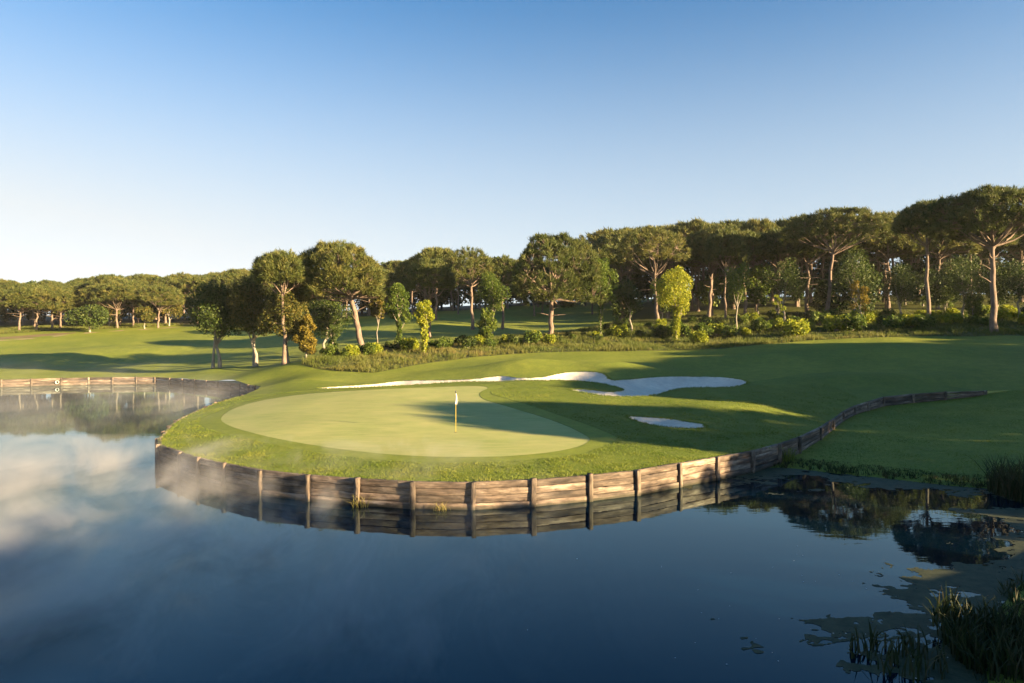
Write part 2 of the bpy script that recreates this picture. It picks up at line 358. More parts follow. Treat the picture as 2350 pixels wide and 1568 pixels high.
# lower bank in front of the right end of the wall
BANK = np.array([(p[0], p[1]) for p in WALL[IWATER + 0:]] + [(44, 51), (52, 46), (58, 36), (52, 26), (40, 20), (24, 20.5), (21, 25.5), (19.6, 27.2), (18, 27.8), (16.3, 29.1), (14.8, 30.2), (12.6, 31.7), (11.7, 31.6)])
BX, BW, BA = tps_fit(np.array([(11.7, 31.6, .03), (12.6, 31.7, .04), (14.8, 30.2, .05), (16.3, 29.1, .05), (18, 27.8, .05), (19.6, 27.2, .06), (21, 25.5, .08), (14.35, 34.0, .22), (12.6, 32.4, .08), (16.9, 37.4, .38), (19.15, 40.7, .5), (21.3, 43.9, .58), (23.5, 46.7, .66), (25.4, 48.6, .72), (27.9, 51.1, .78), (30.7, 52.1, .95), (33.4, 52.4, 1.15), (36.4, 52.3, 1.45), (24, 36, .45), (30, 42, .8), (34, 46, 1.05), (24, 30, .35), (32, 32, .8)]))
def Hbank(P):
    q = np.asarray(P, float) / 50
    r2 = ((q[:, None] - BX[None]) ** 2).sum(2)
    z = (r2 * np.log(np.maximum(r2, 1e-12)) * .5) @ BW + BA[0] + q @ BA[1:]
    edge = np.array([(38.5, 52.4), (44, 51), (52, 46), (58, 36), (52, 26), (40, 20), (24, 20.5), (21, 25.5)])
    w = sstep(0, 3.5, sdist(P, edge, False))
    return shore_cap(P, np.maximum(z, .03) * w + Hm(P) * (1 - w))
def Hlook(P):
    P = np.asarray(P, float); z = Hm(P); b = sdist(P, BANK) < 0
    if b.any(): z[b] = Hbank(P[b])
    return z

def hit(px, py, dmin=22, dmax=260):
    """where a survey sight line meets the ground"""
    d = np.concatenate([np.arange(dmin, 110, .1), np.arange(110, dmax, .5)])
    X = (px - CX) / FPX * d; Z = HC - (py - YH) / FPX * d
    g = Hm(np.stack([X, d], 1)); k = np.argmax(Z <= g)
    return X[k], d[k]
S = 1 / 1.0638
def poly_hit(pts, src=False, **k):
    return np.array([hit(x * (S if src else 1), y * (S if src else 1), **k) for x, y in pts])

GREEN = smooth_poly(poly_hit([(1128, 888), (1103, 899), (1099, 906), (1109, 917), (1166, 933), (1259, 961), (1307, 979), (1336, 994), (1355, 1006), (1352, 1013), (1333, 1024), (1275, 1037), (1179, 1047), (1080, 1049), (950, 1047), (820, 1036), (700, 1019), (610, 1002), (545, 985), (515, 972), (505, 962), (515, 948), (545, 933), (600, 918), (680, 906), (780, 898), (900, 892), (1000, 888), (1080, 885)]), 2)
COLLAR = smooth_poly(poly_hit([(1163, 884), (1150, 890), (1128, 897), (1125, 902), (1135, 908), (1211, 929), (1291, 955), (1355, 976), (1413, 1000), (1417, 1009), (1397, 1022), (1355, 1037), (1323, 1045), (1179, 1061), (1000, 1064), (820, 1053), (700, 1035), (600, 1016), (520, 997), (475, 985), (456, 974), (458, 964), (480, 951), (540, 930), (610, 911), (700, 899), (800, 893), (950, 887), (1100, 881)]), 2)
B_BIG = poly_hit([(764, 949), (808, 945), (922, 937), (975, 930), (1017, 929), (1100, 928), (1160, 925.5), (1196, 921.5), (1230, 917), (1271, 924), (1322, 922), (1356, 914), (1390, 909), (1424, 908), (1465, 910), (1482, 917), (1489, 927), (1503, 930), (1533, 926), (1595, 921.5), (1663, 919), (1731, 919.5), (1782, 922.6), (1816, 927.7), (1828, 934.5), (1812, 941), (1782, 945.7), (1714, 946), (1663, 948), (1639, 953), (1615, 961.7), (1578, 967.8), (1537, 969), (1486, 967.8), (1441, 961.7), (1407, 955.6), (1385, 951.5), (1424, 950.8), (1475, 956.6), (1503, 957.6), (1525, 952), (1506, 944.7), (1475, 937), (1441, 932.5), (1390, 929), (1356, 928), (1322, 930), (1225, 931.5), (1166, 931.5), (1106, 933), (1062, 936), (1002, 940), (928, 944), (868, 947)], True)
B_SMALL = poly_hit([(1528, 1016), (1560, 1016.9), (1612, 1021), (1680, 1029.8), (1717, 1037), (1726, 1042.7), (1707, 1046), (1663, 1046), (1612, 1041.7), (1567, 1033), (1540, 1023)], True)
B_BIG = smooth_poly(B_BIG, 1); B_SMALL = smooth_poly(B_SMALL, 2)
MEADOW = np.vstack([poly_hit([(690, 837), (720, 846), (780, 853), (860, 856), (930, 843), (1000, 831), (1080, 821), (1160, 814), (1250, 809), (1400, 807), (1560, 804), (1660, 801), (1750, 791), (1850, 782)]),
                    [((px - CX) / FPX * d, d) for px, d in ((1960, 89), (2100, 88), (2250, 84.5), (2350, 83), (2700, 76), (3000, 90), (2700, 150), (2000, 260), (1500, 220), (1420, 150), (1390, 122), (1250, 111), (1100, 103), (1000, 98), (900, 95), (800, 91), (720, 85))]])
LWOOD = np.array([((px - CX) / FPX * d, d) for px, d in ((-300, 140), (0, 152), (120, 158), (200, 160), (300, 166), (420, 176), (560, 178), (700, 182), (900, 190), (1100, 205), (1400, 230), (1300, 420), (-600, 420), (-900, 200))])
EARTH = np.array([((px - CX) / FPX * d, d) for px, d in ((-200, 137.5), (0, 142), (90, 146.5), (150, 150), (190, 153), (150, 153.5), (80, 150), (0, 146), (-250, 141))])
PATH = smooth_poly(np.array([((px - CX) / FPX * d, d) for px, d in ((-250, 134), (0, 140), (90, 145), (170, 150), (240, 155), (330, 162), (420, 170), (520, 172), (620, 168))]), 2, False)

# ------------------------------------------------------------------ ground sheets
def axis(segs):
    out = [segs[0][0]]
    for a, b, s0, s1 in segs:
        x = a; 
        while x < b - 1e-6:
            t = (x - a) / (b - a); x = min(b, x + s0 + (s1 - s0) * t); out.append(x)
    return np.array(out)
gx = axis([(-700, -60, 40, 1.5), (-60, -26, 1.3, .5), (-26, 38, .32, .36), (38, 90, .6, 2), (90, 700, 2.5, 40)])
gy = axis([(-150, 4, 20, .8), (4, 24, .6, .4), (24, 72, .32, .36), (72, 110, .5, .8), (110, 190, .9, 2.5), (190, 800, 4, 40)])
GXX, GYY = np.meshgrid(gx, gy)
G2 = np.stack([GXX.ravel(), GYY.ravel()], 1)
nx, ny = len(gx), len(gy)
ii = np.arange(nx * ny).reshape(ny, nx)
a, b, c, d = ii[:-1, :-1].ravel(), ii[:-1, 1:].ravel(), ii[1:, 1:].ravel(), ii[1:, :-1].ravel()
TRI = np.vstack([np.stack([a, b, c], 1), np.stack([a, c, d], 1)])

def clip(V, T, s):
    """split a 2-D triangle sheet along s = 0: (part with s < 0), (part with s > 0)"""
    res = []
    for sg in (1, -1):
        q = s * sg; ins = q < 0; k = ins[T].sum(1)
        VV = [V]; TT = [T[k == 3]]; base = len(V)
        def cut(i, j):
            t = q[i] / (q[i] - q[j]); return V[i] + (V[j] - V[i]) * t[:, None]
        for want in (1, 2):
            t = T[k == want]
            if not len(t): continue
            odd = ins[t] if want == 1 else ~ins[t]
            o = odd.argmax(1); r = np.arange(len(t))
            p0, p1, p2 = t[r, o], t[r, (o + 1) % 3], t[r, (o + 2) % 3]
            e1, e2 = cut(p0, p1), cut(p0, p2); n = len(t)
            i1 = base + np.arange(n); i2 = i1 + n; VV += [e1, e2]; base += 2 * n
            if want == 1: TT.append(np.stack([p0, i1, i2], 1))
            else: TT += [np.stack([i1, p1, p2], 1), np.stack([i1, p2, i2], 1)]
        VN = np.vstack(VV); TN = np.vstack(TT)
        key = np.round(VN * 2000).astype(np.int64)
        used = np.unique(TN); key = key[used]
        _, first, inv = np.unique(key, axis=0, return_index=True, return_inverse=True)
        inv = inv.ravel(); remap = np.zeros(len(VN), np.int64); remap[used] = inv
        TN = remap[TN]; VN = VN[used][first]
        ok = (TN[:, 0] != TN[:, 1]) & (TN[:, 1] != TN[:, 2]) & (TN[:, 0] != TN[:, 2])
        res.append((VN, TN[ok]))
    return res

def sheet(name, V, T, zf, mat, label):
    z = zf(V)
    o = link(name, mesh_np(name, np.column_stack([V, z]), T, mat, True))
    return tag(o, label, None, None, 'structure')

(_, land) = clip(G2, TRI, sdist(G2, POND))
(bank, land) = clip(*land, sdist(land[0], BANK))
(collar_all, land) = clip(*land, sdist(land[0], COLLAR))
(green, collar) = clip(*collar_all, sdist(collar_all[0], GREEN))
(bigb, land) = clip(*land, sdist(land[0], B_BIG))
(smallb, land) = clip(*land, sdist(land[0], B_SMALL))
(meadow, land) = clip(*land, sdist(land[0], MEADOW))
(earth, land) = clip(*land, sdist(land[0], EARTH))
(lwood, land) = clip(*land, sdist(land[0], LWOOD))
(path, land) = clip(*land, sdist(land[0], PATH, False) - .9)
near = sdist(land[0], np.vstack([[(p[0], p[1]) for p in WALL], [(30, 62), (15, 56), (9, 54), (4, 60), (-22, 66)]]))
(rough, fair) = clip(*land, near)
def sand_z(poly, depth):
    def f(V):
        s = -sdist(V, poly)
        return Hm(V) - .16 * sstep(0, .22, s) - depth * sstep(.1, 2.0, s) + .03 * vnoise(V[:, 0] * 1.3, V[:, 1] * 1.3, 5)
    return f
sheet('fairway', *fair, Hm, M['fairway'], 'mown fairway grass rolling from the pond up to the woods')
sheet('lawn', *rough, Hm, M['rough'], 'longer lawn around the putting green and bunkers')
sheet('grass_bank', *bank, Hbank, M['fairway'], 'low shaded grass bank between the timber wall and the pond')
sheet('green_collar', *collar, lambda V: Hm(V) - .01, M['collar'], 'closer mown collar ringing the putting green')
sheet('putting_green', *green, lambda V: Hm(V) - .022, M['green'], 'pale putting green with the flagstick')
sheet('sand_bunker', *bigb, sand_z(B_BIG, .5), M['sand'], 'long winding white sand bunker behind the putting green')
sheet('sand_bunker', *smallb, sand_z(B_SMALL, .32), M['sand'], 'small white sand bunker on the shaded slope beside the green')
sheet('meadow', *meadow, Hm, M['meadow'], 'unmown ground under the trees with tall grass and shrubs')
sheet('bare_earth', *earth, Hm, M['earth'], 'reddish bare earth at the edge of the far left wood')
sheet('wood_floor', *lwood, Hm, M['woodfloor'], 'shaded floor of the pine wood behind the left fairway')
sheet('path', *path, Hm, M['path'], 'narrow sandy path along the far left wood')
wv = np.array([(-130, 0, 0), (60, 0, 0), (60, 92, 0), (-130, 92, 0)], float)
tag(link('pond', mesh_np('pond', wv, np.array([[0, 1, 2, 3]]), M['water'])), 'still pond mirroring the sky and the trees', None, None, 'structure')

# ------------------------------------------------------------------ timber retaining walls
def plank_mesh(name, seed, mat, L=1.0, th=.16, h=.24, rough_=.004, nseg=9):
    """a worn sleeper: x along, y depth, z height, chamfered, ends slightly uneven"""
    r = np.random.default_rng(seed); ch = .012
    prof = [(-th / 2, -h / 2 + ch), (-th / 2, h / 2 - ch), (-th / 2 + ch, h / 2), (th / 2 - ch, h / 2), (th / 2, h / 2 - ch), (th / 2, -h / 2 + ch), (th / 2 - ch, -h / 2), (-th / 2 + ch, -h / 2)]
    k = len(prof); V = []; T = []
    for i in range(nseg + 1):
        x = -L / 2 + L * i / nseg
        for y, z in prof: V.append((x, y + r.normal(0, rough_ * .7), z + r.normal(0, rough_)))
    for i in range(nseg):
        for j in range(k):
            p, q = i * k + j, i * k + (j + 1) % k
            T += [(p, p + k, q + k), (p, q + k, q)]
    for base, rev in ((0, False), (nseg * k, True)):
        for j in range(1, k - 1):
            t = (base, base + j, base + j + 1); T.append(t[::-1] if rev else t)
    return mesh_np(name, V, T, mat)
PLANKS = [plank_mesh('plank', 100 + i, M['wood']) for i in range(8)]
POSTS = [plank_mesh('post', 200 + i, M['post'], 1.0, .17, .17, .005, 6) for i in range(4)]

def build_wall(name, label, pts, nplank, hts, depth_below, cat='retaining wall'):
    root = bpy.data.objects.new(name, None); col.objects.link(root)
    tag(root, label, cat); root.location = (0, 0, 0)
    n = len(pts)
    for i in range(n):
        p = np.array(pts[i]); q0 = np.array(pts[max(i - 1, 0)]); q1 = np.array(pts[min(i + 1, n - 1)])
        t = (q1 - q0)[:2]; t /= np.linalg.norm(t); out = np.array([t[1], -t[0]])
        bot = hts(i)[1] - depth_below; top = p[2] + .015 + random.uniform(-.03, .05); hgt = top - bot
        o = link('post', POSTS[random.randrange(4)], root)
        c = p[:2] + out * .125
        lean = random.uniform(-.03, .03)
        R = Matrix(((out[0] * .0 + t[0], -out[0], 0), (t[1], -out[1], 0), (0, 0, 1))).to_4x4()
        # mesh x (length) -> world up
        up = Vector((t[0] * lean + out[0] * .02, t[1] * lean + out[1] * .02, 1)).normalized()
        y = Vector((-out[0], -out[1], 0)); z = up.cross(y).normalized(); y = z.cross(up)
        Mx = Matrix((up, y, z)).transposed().to_4x4()
        o.matrix_world = Matrix.Translation((c[0], c[1], (top + bot) / 2)) @ Mx @ Matrix.Diagonal((hgt, random.uniform(.9, 1.1), random.uniform(.9, 1.15), 1))
        if i == n - 1: break
        p1 = np.array(pts[i + 1]); dv = p1 - p; L = np.linalg.norm(dv[:2]); tt = dv[:2] / L; o2 = np.array([tt[1], -tt[0]])
        b0, b1 = hts(i)[1], hts(i + 1)[1]
        k = nplank(i)
        for j in range(k):
            f = (j + .5) / k
            z0 = p[2] - (p[2] - b0) * f; z1 = p1[2] - (p1[2] - b1) * f
            hh = ((p[2] - b0) + (p1[2] - b1)) / 2 / k
            off = random.uniform(-.018, .018) + (.035 if j == k - 1 else 0)
            ctr = Vector(((p[0] + p1[0]) / 2 + o2[0] * (.02 + off), (p[1] + p1[1]) / 2 + o2[1] * (.02 + off), (z0 + z1) / 2 + random.uniform(-.006, .006)))
            xax = Vector((tt[0], tt[1], (z1 - z0) / L)).normalized(); yax = Vector((-o2[0], -o2[1], 0)); zax = xax.cross(yax).normalized()
            yax = zax.cross(xax)
            w = link('plank', PLANKS[random.randrange(8)], root)
            flip = random.choice((1, -1))
            w.matrix_world = Matrix.Translation(ctr) @ Matrix((xax, yax, zax)).transposed().to_4x4() @ Matrix.Diagonal((L + .02, 1, hh / .24 * .935 , 1)) @ (Matrix.Rotation(math.pi, 4, 'Z') if flip < 0 else Matrix.Identity(4))
    return root
def near_h(i):
    p = WALL[i]
    if i <= IWATER: return p[2], -.03
    g = float(Hbank(np.array([[p[0] + .0, p[1] - .45]]))[0])
    return p[2], min(g, p[2] - .2) - .02
build_wall('timber_retaining_wall', 'weathered sleeper wall with posts curving around the near side of the putting green', WALL, lambda i: 4 if i < 28 else 3, near_h, .35)
build_wall('timber_retaining_wall', 'low timber wall on the far bank of the pond below the left fairway', FARWALL, lambda i: 3, lambda i: (FARWALL[i][2], -.03), .35)

# wooden steps against the wall
def box_arr(cx, cy, cz, sx, sy, sz, R=None):
    v = np.array([(x, y, z) for x in (-.5, .5) for y in (-.5, .5) for z in (-.5, .5)]) * (sx, sy, sz)
    if R is not None: v = v @ np.array(R).T
    f = np.array([(0, 1, 3), (0, 3, 2), (4, 6, 7), (4, 7, 5), (0, 4, 5), (0, 5, 1), (2, 3, 7), (2, 7, 6), (0, 2, 6), (0, 6, 4), (1, 5, 7), (1, 7, 3)])
    return v + (cx, cy, cz), f
st = bpy.data.objects.new('wooden_steps', None); col.objects.link(st)
tag(st, 'short flight of weathered wooden steps against the timber wall', 'steps')
P0, P1 = np.array(WALL[26]), np.array(WALL[27]); tt = (P1 - P0)[:2]; tt /= np.linalg.norm(tt); oo = np.array([tt[1], -tt[0]])
sb = P0[:2] - tt * .1 + oo * .30
st.location = (sb[0], sb[1], 0)
ang = math.atan2(tt[1], tt[0])
for k in range(4):
    off = oo * (.32 * k + .05); zt = .84 - .21 * k
    o = link('tread', PLANKS[k], st); o.matrix_world = Matrix.Translation((sb[0] + off[0], sb[1] + off[1], zt)) @ Matrix.Rotation(ang, 4, 'Z') @ Matrix.Diagonal((1.35, 2.0, .4, 1))
    o = link('riser', PLANKS[k + 2], st); o.matrix_world = Matrix.Translation((sb[0] + off[0] + oo[0] * .09, sb[1] + off[1] + oo[1] * .09, zt - .15)) @ Matrix.Rotation(ang, 4, 'Z') @ Matrix.Diagonal((1.3, .35, .85, 1))

# drain pipe in the far wall
def lathe(prof, n=16):
    V = []; T = []
    for r, z in prof:
        for k in range(n): V.append((r * math.cos(2 * math.pi * k / n), r * math.sin(2 * math.pi * k / n), z))
    for i in range(len(prof) - 1):
        for k in range(n):
            p, q = i * n + k, i * n + (k + 1) % n
            T += [(p, q, q + n), (p, q + n, p + n)]
    return np.array(V), np.array(T)
V, T = lathe([(.16, -.6), (.18, -.6), (.18, .12), (.2, .12), (.2, .2), (.16, .2), (.16, -.6)])
dp = link('drain_pipe', mesh_np('drain_pipe', V, T, plain_mat('white_plastic', (.75, .73, .68)), True))
k = hit(152, 872)[0]
dp.location = (-54.9, 82.45, .45); dp.rotation_euler = (math.radians(90), 0, math.radians(25))
tag(dp, 'white round drain pipe poking out of the far pond wall', 'pipe')

# ------------------------------------------------------------------ flagstick
fx, fy = hit(1046, 992); fz = H1(fx, fy) - .02
fs = bpy.data.objects.new('flagstick', None); col.objects.link(fs); fs.location = (fx, fy, fz)
tag(fs, 'thin yellow flagstick with a limp white flag standing on the putting green', 'flagstick')
V, T = lathe([(.0, -.1), (.014, -.1), (.014, .7), (.0135, 1.4), (.012, 2.02), (.0, 2.02)], 8)
link('pole', mesh_np('pole', V * (.62, .62, .95), T, plain_mat('yellow_paint', (.80, .58, .05), .4), True), fs)
V, T = lathe([(.0, 2.0), (.024, 2.0), (.03, 2.03), (.03, 2.09), (.018, 2.13), (.0, 2.14)], 8)
link('finial', mesh_np('finial', V, T, plain_mat('black_plastic', (.03, .03, .03), .4), True), fs)
FV = []; FT = []; nu, nv = 9, 10
for j in range(nv + 1):
    t = j / nv
    for i in range(nu + 1):
        u = i / nu
        w = .05 + .11 * math.sin(min(t * 1.25, 1) * math.pi * .5) * (1 - .45 * max(0, t - .8) / .2)
        x = -.012 + (u * w * .95 - .04 * t) + .0; y = .035 * math.sin(u * 9 + t * 2) * (.3 + t)
        FV.append((x, y, 1.98 - .50 * t - .10 * u * t))
for j in range(nv):
    for i in range(nu):
        p = j * (nu + 1) + i; FT += [(p, p + 1, p + nu + 2), (p, p + nu + 2, p + nu + 1)]
FV = np.array(FV); nF = len(FV); FB = FV + (0, .004, 0)
FT = np.array(FT); fm = mesh_np('flag', np.vstack([FV, FB]), np.vstack([FT, FT[:, ::-1] + nF]), plain_mat('white_cloth', (.8, .8, .8), .8), True)
link('flag', fm, fs)
V, T = lathe([(.0, -.02), (.054, -.02), (.054, .012), (.06, .012), (.06, .005)], 14)
link('cup', mesh_np('cup', V, T, plain_mat('cup_shadow', (.05, .05, .05))), fs)

# ------------------------------------------------------------------ trees
def tube(path, radii, n=6):
    path = np.asarray(path, float); V = []; T = []
    up = np.array((0, 0, 1.0))
    for i, p in enumerate(path):
        d = path[min(i + 1, len(path) - 1)] - path[max(i - 1, 0)]; d /= np.linalg.norm(d) + 1e-9
        a = np.cross(d, (1, 0, 0) if abs(d[0]) < .9 else (0, 1, 0)); a /= np.linalg.norm(a); b = np.cross(d, a)
        for k in range(n):
            w = 2 * math.pi * k / n; V.append(p + radii[i] * (a * math.cos(w) + b * math.sin(w)))
    for i in range(len(path) - 1):
        for k in range(n):
            p, q = i * n + k, i * n + (k + 1) % n; T += [(p, q, q + n), (p, q + n, p + n)]
    return np.array(V), np.array(T)

class Acc:
    def __init__(s): s.V = []; s.T = []; s.n = 0
    def add(s, V, T): s.V.append(V); s.T.append(T + s.n); s.n += len(V)
    def mesh(s, name, mat, smooth=True): return mesh_np(name, np.vstack(s.V), np.vstack(s.T), mat, smooth)

def blades(cent, axis, nb, length, width, spread, r, jitter=.0):
    """needle tufts / leaves: nb triangles per centre fanning round an axis"""
    n = len(cent); c = np.repeat(cent, nb, 0); ax = np.repeat(axis, nb, 0)
    d = ax + r.normal(0, spread, (n * nb, 3)); d /= np.linalg.norm(d, axis=1)[:, None] + 1e-9
    ln = length * r.uniform(.6, 1.25, n * nb)[:, None]
    c = c + r.normal(0, jitter, (n * nb, 3))
    s = np.cross(d, r.normal(0, 1, (n * nb, 3))); s /= np.linalg.norm(s, axis=1)[:, None] + 1e-9
    w = width * r.uniform(.7, 1.3, n * nb)[:, None]
    V = np.empty((n * nb, 3, 3)); V[:, 0] = c - s * w * .5 + d * ln * .1; V[:, 1] = c + s * w * .5 + d * ln * .1; V[:, 2] = c + d * ln
    T = np.arange(n * nb * 3).reshape(-1, 3)
    tone = np.repeat(r.uniform(0, 1, n), nb) * .55 + r.uniform(0, .45, n * nb)
    return V.reshape(-1, 3), T, tone

def leaves(cent, size, r):
    n = len(cent); a = r.normal(0, 1, (n, 3)); a /= np.linalg.norm(a, axis=1)[:, None]
    b = np.cross(a, r.normal(0, 1, (n, 3))); b /= np.linalg.norm(b, axis=1)[:, None]
    s = (size * r.uniform(.6, 1.3, n))[:, None]
    V = np.empty((n, 4, 3)); V[:, 0] = cent - a * s; V[:, 1] = cent + b * s * .55; V[:, 2] = cent + a * s; V[:, 3] = cent - b * s * .55
    return V.reshape(-1, 3), np.arange(n * 4).reshape(-1, 4), r.uniform(0, 1, n)

def pine(seed, H=15, R=5, CH=6, lean=(0, 0), fork=.55, nlobe=13, npuff=330, nb=58, bl=.5, bw=.085, rt=.32, flat=.55, bare=True, low=0.0, split=False):
    """umbrella pine: bare bent trunk, spreading limbs, domed crown of needle puffs"""
    r = np.random.default_rng(seed)
    top = np.array((lean[0], lean[1], H - CH * .72))
    f = np.array((lean[0] * fork * 1.15, lean[1] * fork * 1.15, H * fork))
    tr = Acc(); br = Acc()
    wob = r.normal(0, .12, (8, 2)); zs = np.linspace(0, 1, 8)
    tp = np.array([(f[0] * t ** 1.1 + wob[i, 0] * math.sin(t * 3.1), f[1] * t ** 1.1 + wob[i, 1] * math.sin(t * 3.1), f[2] * t - (.25 if i == 0 else 0)) for i, t in enumerate(zs)])
    rad = rt * (1 - .42 * zs) + np.where(zs < .05, rt * .28, 0)
    tr.add(*tube(tp, rad, 9))
    # the dome: a bumpy umbrella, lobes pushing out of it
    ga = math.pi * (3 - 5 ** .5); ph = r.uniform(0, 6.28); p2, p3 = r.uniform(0, 6.28, 2)
    cen = np.array((lean[0] * 1.25, lean[1] * 1.25, H - CH * .74)); K = nlobe * 2
    se = np.linspace(-.12, .985, K); az = ph + np.arange(K) * ga + r.normal(0, .2, K)
    LD = np.stack([np.sqrt(1 - se ** 2) * np.cos(az), np.sqrt(1 - se ** 2) * np.sin(az), se], 1); LA = r.uniform(.6, 1.15, K); sig = 1.25 / math.sqrt(K)
    dr = r.uniform(0, low, K)
    def dome(d, f):
        dt = np.clip(d @ LD.T, -1, 1); an = np.arccos(dt); w = LA * np.exp(-(an / sig) ** 2 * .6); k = w.argmax(1)
        fac = (.78 + .20 * w.max(1)) * f
        t = np.arctan2(d[:, 1], d[:, 0]); hr = R * (1 + .13 * np.sin(2 * t + p2) + .08 * np.sin(3 * t + p3))
        z = np.where(d[:, 2] < 0, d[:, 2] * CH * .5, d[:, 2] * CH * .76)
        p = np.stack([d[:, 0] * hr * fac, d[:, 1] * hr * fac, z * fac], 1) + cen
        p[:, 2] -= dr[k] * np.clip(1 - d[:, 2] * 1.8, 0, 1)
        return p
    L = [(c, R * .35, CH * .25) for c in dome(LD[::2], .72)]
    # limbs from the fork to lobes
    nodes = []; limbs = []
    stem_top = np.array((lean[0] * 1.2, lean[1] * 1.2, H - CH * .45))
    sp = np.array([f + (stem_top - f) * t + np.array((*(r.normal(0, .1, 2)), 0)) * (t > 0) for t in np.linspace(0, 1, 5)])
    tr.add(*tube(sp, np.linspace(rt * .58, rt * .15, 5), 9)); nodes += list(sp)
    for c, lr, lh in L:
        s0 = tp[-1] if r.random() < .55 else tp[-2] * .4 + tp[-1] * .6
        if np.hypot(*(c[:2] - stem_top[:2])) < R * .4: s0 = sp[2]
        mid = s0 + (c - s0) * .5 + np.array((0, 0, -CH * .06)) + r.normal(0, .2, 3)
        q = np.array([s0, s0 * .6 + mid * .4 + r.normal(0, .08, 3), mid, mid * .4 + c * .6 + r.normal(0, .12, 3), c])
        tb = tube(q, np.linspace(rt * .42, rt * .07, 5) * r.uniform(.7, 1.1), 5); nodes += list(q[1:])
        if split: limbs.append(tb)
        else: br.add(*tb)
    if bare:
        for _ in range(5):                          # dead snags below the crown
            t = r.uniform(.62, .98); p = tp[int(t * 7)]; a = r.uniform(0, 6.28); ln = r.uniform(.8, R * .5)
            e = p + np.array((math.cos(a) * ln, math.sin(a) * ln, r.uniform(-.1, .9)))
            tb = tube([p, (p + e) / 2 + r.normal(0, .12, 3), e], [.07, .05, .015], 4)
            if split: limbs.append(tb)
            else: br.add(*tb)
    nodes = np.array(nodes)
    se = r.uniform(-.2, 1, npuff); az = r.uniform(0, 6.28, npuff)
    d = np.stack([np.sqrt(1 - se ** 2) * np.cos(az), np.sqrt(1 - se ** 2) * np.sin(az), se], 1)
    pc = dome(d, np.where(r.random(npuff) < .78, r.uniform(.95, 1.03, npuff), r.uniform(.62, .95, npuff)))
    pa = d * .7 + np.array((0, 0, .55)); pa /= np.linalg.norm(pa, axis=1)[:, None]
    for p in pc[::2]:                               # twigs carrying the puffs
        k = np.argmin(((nodes - p) ** 2).sum(1) + np.where(nodes[:, 2] > p[2], 4, 0)); q = nodes[k]
        br.add(*tube([q, (p + q) / 2 + r.normal(0, .08, 3) - (0, 0, .08), p], [.045, .03, .012], 3))
    V, T, tone = blades(pc, pa, nb, bl, bw, .62, r, .16)
    D = dict(trunk=tr.mesh('trunk', M['bark']), twigs=br.mesh('twigs', M['bark']), crown=mesh_np('crown', V, T, M['pine'], False, tone))
    if split: D['limb'] = [mesh_np('limb', a_, b_, M['bark'], True) for a_, b_ in limbs]
    return D

def broadleaf(seed, H=8, R=2.2, base=.3, mat='oak', nleaf=7000, size=.125, rt=.16, lean=(0, 0), lobes=14, bark='greybark', tall=1.0, ivy=0, twin=False):
    r = np.random.default_rng(seed); tr = Acc(); br = Acc(); nleaf = int(nleaf * (1.5 if size < .13 else 1.2))
    def stem(off, ln, rt):
        zs = np.linspace(0, 1, 7); wob = r.normal(0, .18 * rt / .16, (7, 2))
        p = np.array([(off[0] * (1 - t * .6) + ln[0] * t ** 1.3 + wob[i, 0] * math.sin(3 * t), off[1] + ln[1] * t ** 1.3 + wob[i, 1] * math.sin(3 * t), H * .8 * t - (.2 if i == 0 else 0)) for i, t in enumerate(zs)])
        tr.add(*tube(p, rt * (1 - .8 * zs) + np.where(zs < .02, rt * .25, 0), 7)); return p
    P = stem((0, 0), lean, rt)
    if twin: P2 = stem((-.9 if twin is True else twin, .2), (-.2, 0), rt * .8)
    lc = []
    z0 = H * base
    for k in range(lobes):
        u = (k + .5) / lobes; z = z0 + (H - z0) * (.08 + .86 * u) * 1.0
        prof = math.sin(math.pi * min(.97, .12 + .85 * u)) ** .6
        rr = R * prof * r.uniform(.25, .72); a = k * 2.4 + r.uniform(-.5, .5)
        i = min(6, int(z / (H * .8) * 6)); ax = P[i]
        c = np.array((ax[0] + rr * math.cos(a), ax[1] + rr * math.sin(a), z)); lr = R * r.uniform(.34, .52) * (.55 + .45 * prof)
        lc.append((c, lr))
        j = max(1, min(5, int(i * .75))); s = P[j]
        br.add(*tube([s, (s + c) / 2 + r.normal(0, .1, 3), c], [rt * .4, rt * .25, .02], 4))
    w = np.array([l[1] ** 2 for l in lc]); w /= w.sum(); pts = []
    for (c, lr), ww in zip(lc, w):
        m = int(nleaf * ww); d = r.normal(0, 1, (m, 3)); d /= np.linalg.norm(d, axis=1)[:, None]
        rad = lr * (1 - .75 * r.random(m) ** 1.8)
        # sprays: leaves gather around twig ends
        q = c + d * rad[:, None] * (1, 1, .85 * tall)
        g = q[r.integers(0, m, m // 1)]; q = q * .55 + (g + r.normal(0, lr * .1, (m, 3))) * .45 if False else q
        keep = vnoise(q[:, 0] * 1.9 + q[:, 2] * 1.3, q[:, 1] * 1.9 - q[:, 2] * 1.7, seed) > -.22
        pts.append(q[keep])
    if ivy:
        m = ivy; t = r.random(m) ** .8 * base * 1.25; i = t * H / (H * .8) * 6; i0 = np.clip(i.astype(int), 0, 5)
        c = P[i0] + (P[i0 + 1] - P[i0]) * (i - i0)[:, None]; a = r.uniform(0, 6.28, m); rr = rt * 1.2 + .45 * r.random(m) * (.6 + .6 * vnoise(t * 9, t * 0, seed + 3))
        pts.append(c + np.stack([rr * np.cos(a), rr * np.sin(a), r.normal(0, .1, m)], 1))
    V, T, tone = leaves(np.vstack(pts), size, r)
    return dict(trunk=tr.mesh('trunk', M[bark]), branches=br.mesh('branches', M[bark]), crown=mesh_np('crown', V, T, M[mat], False, tone))

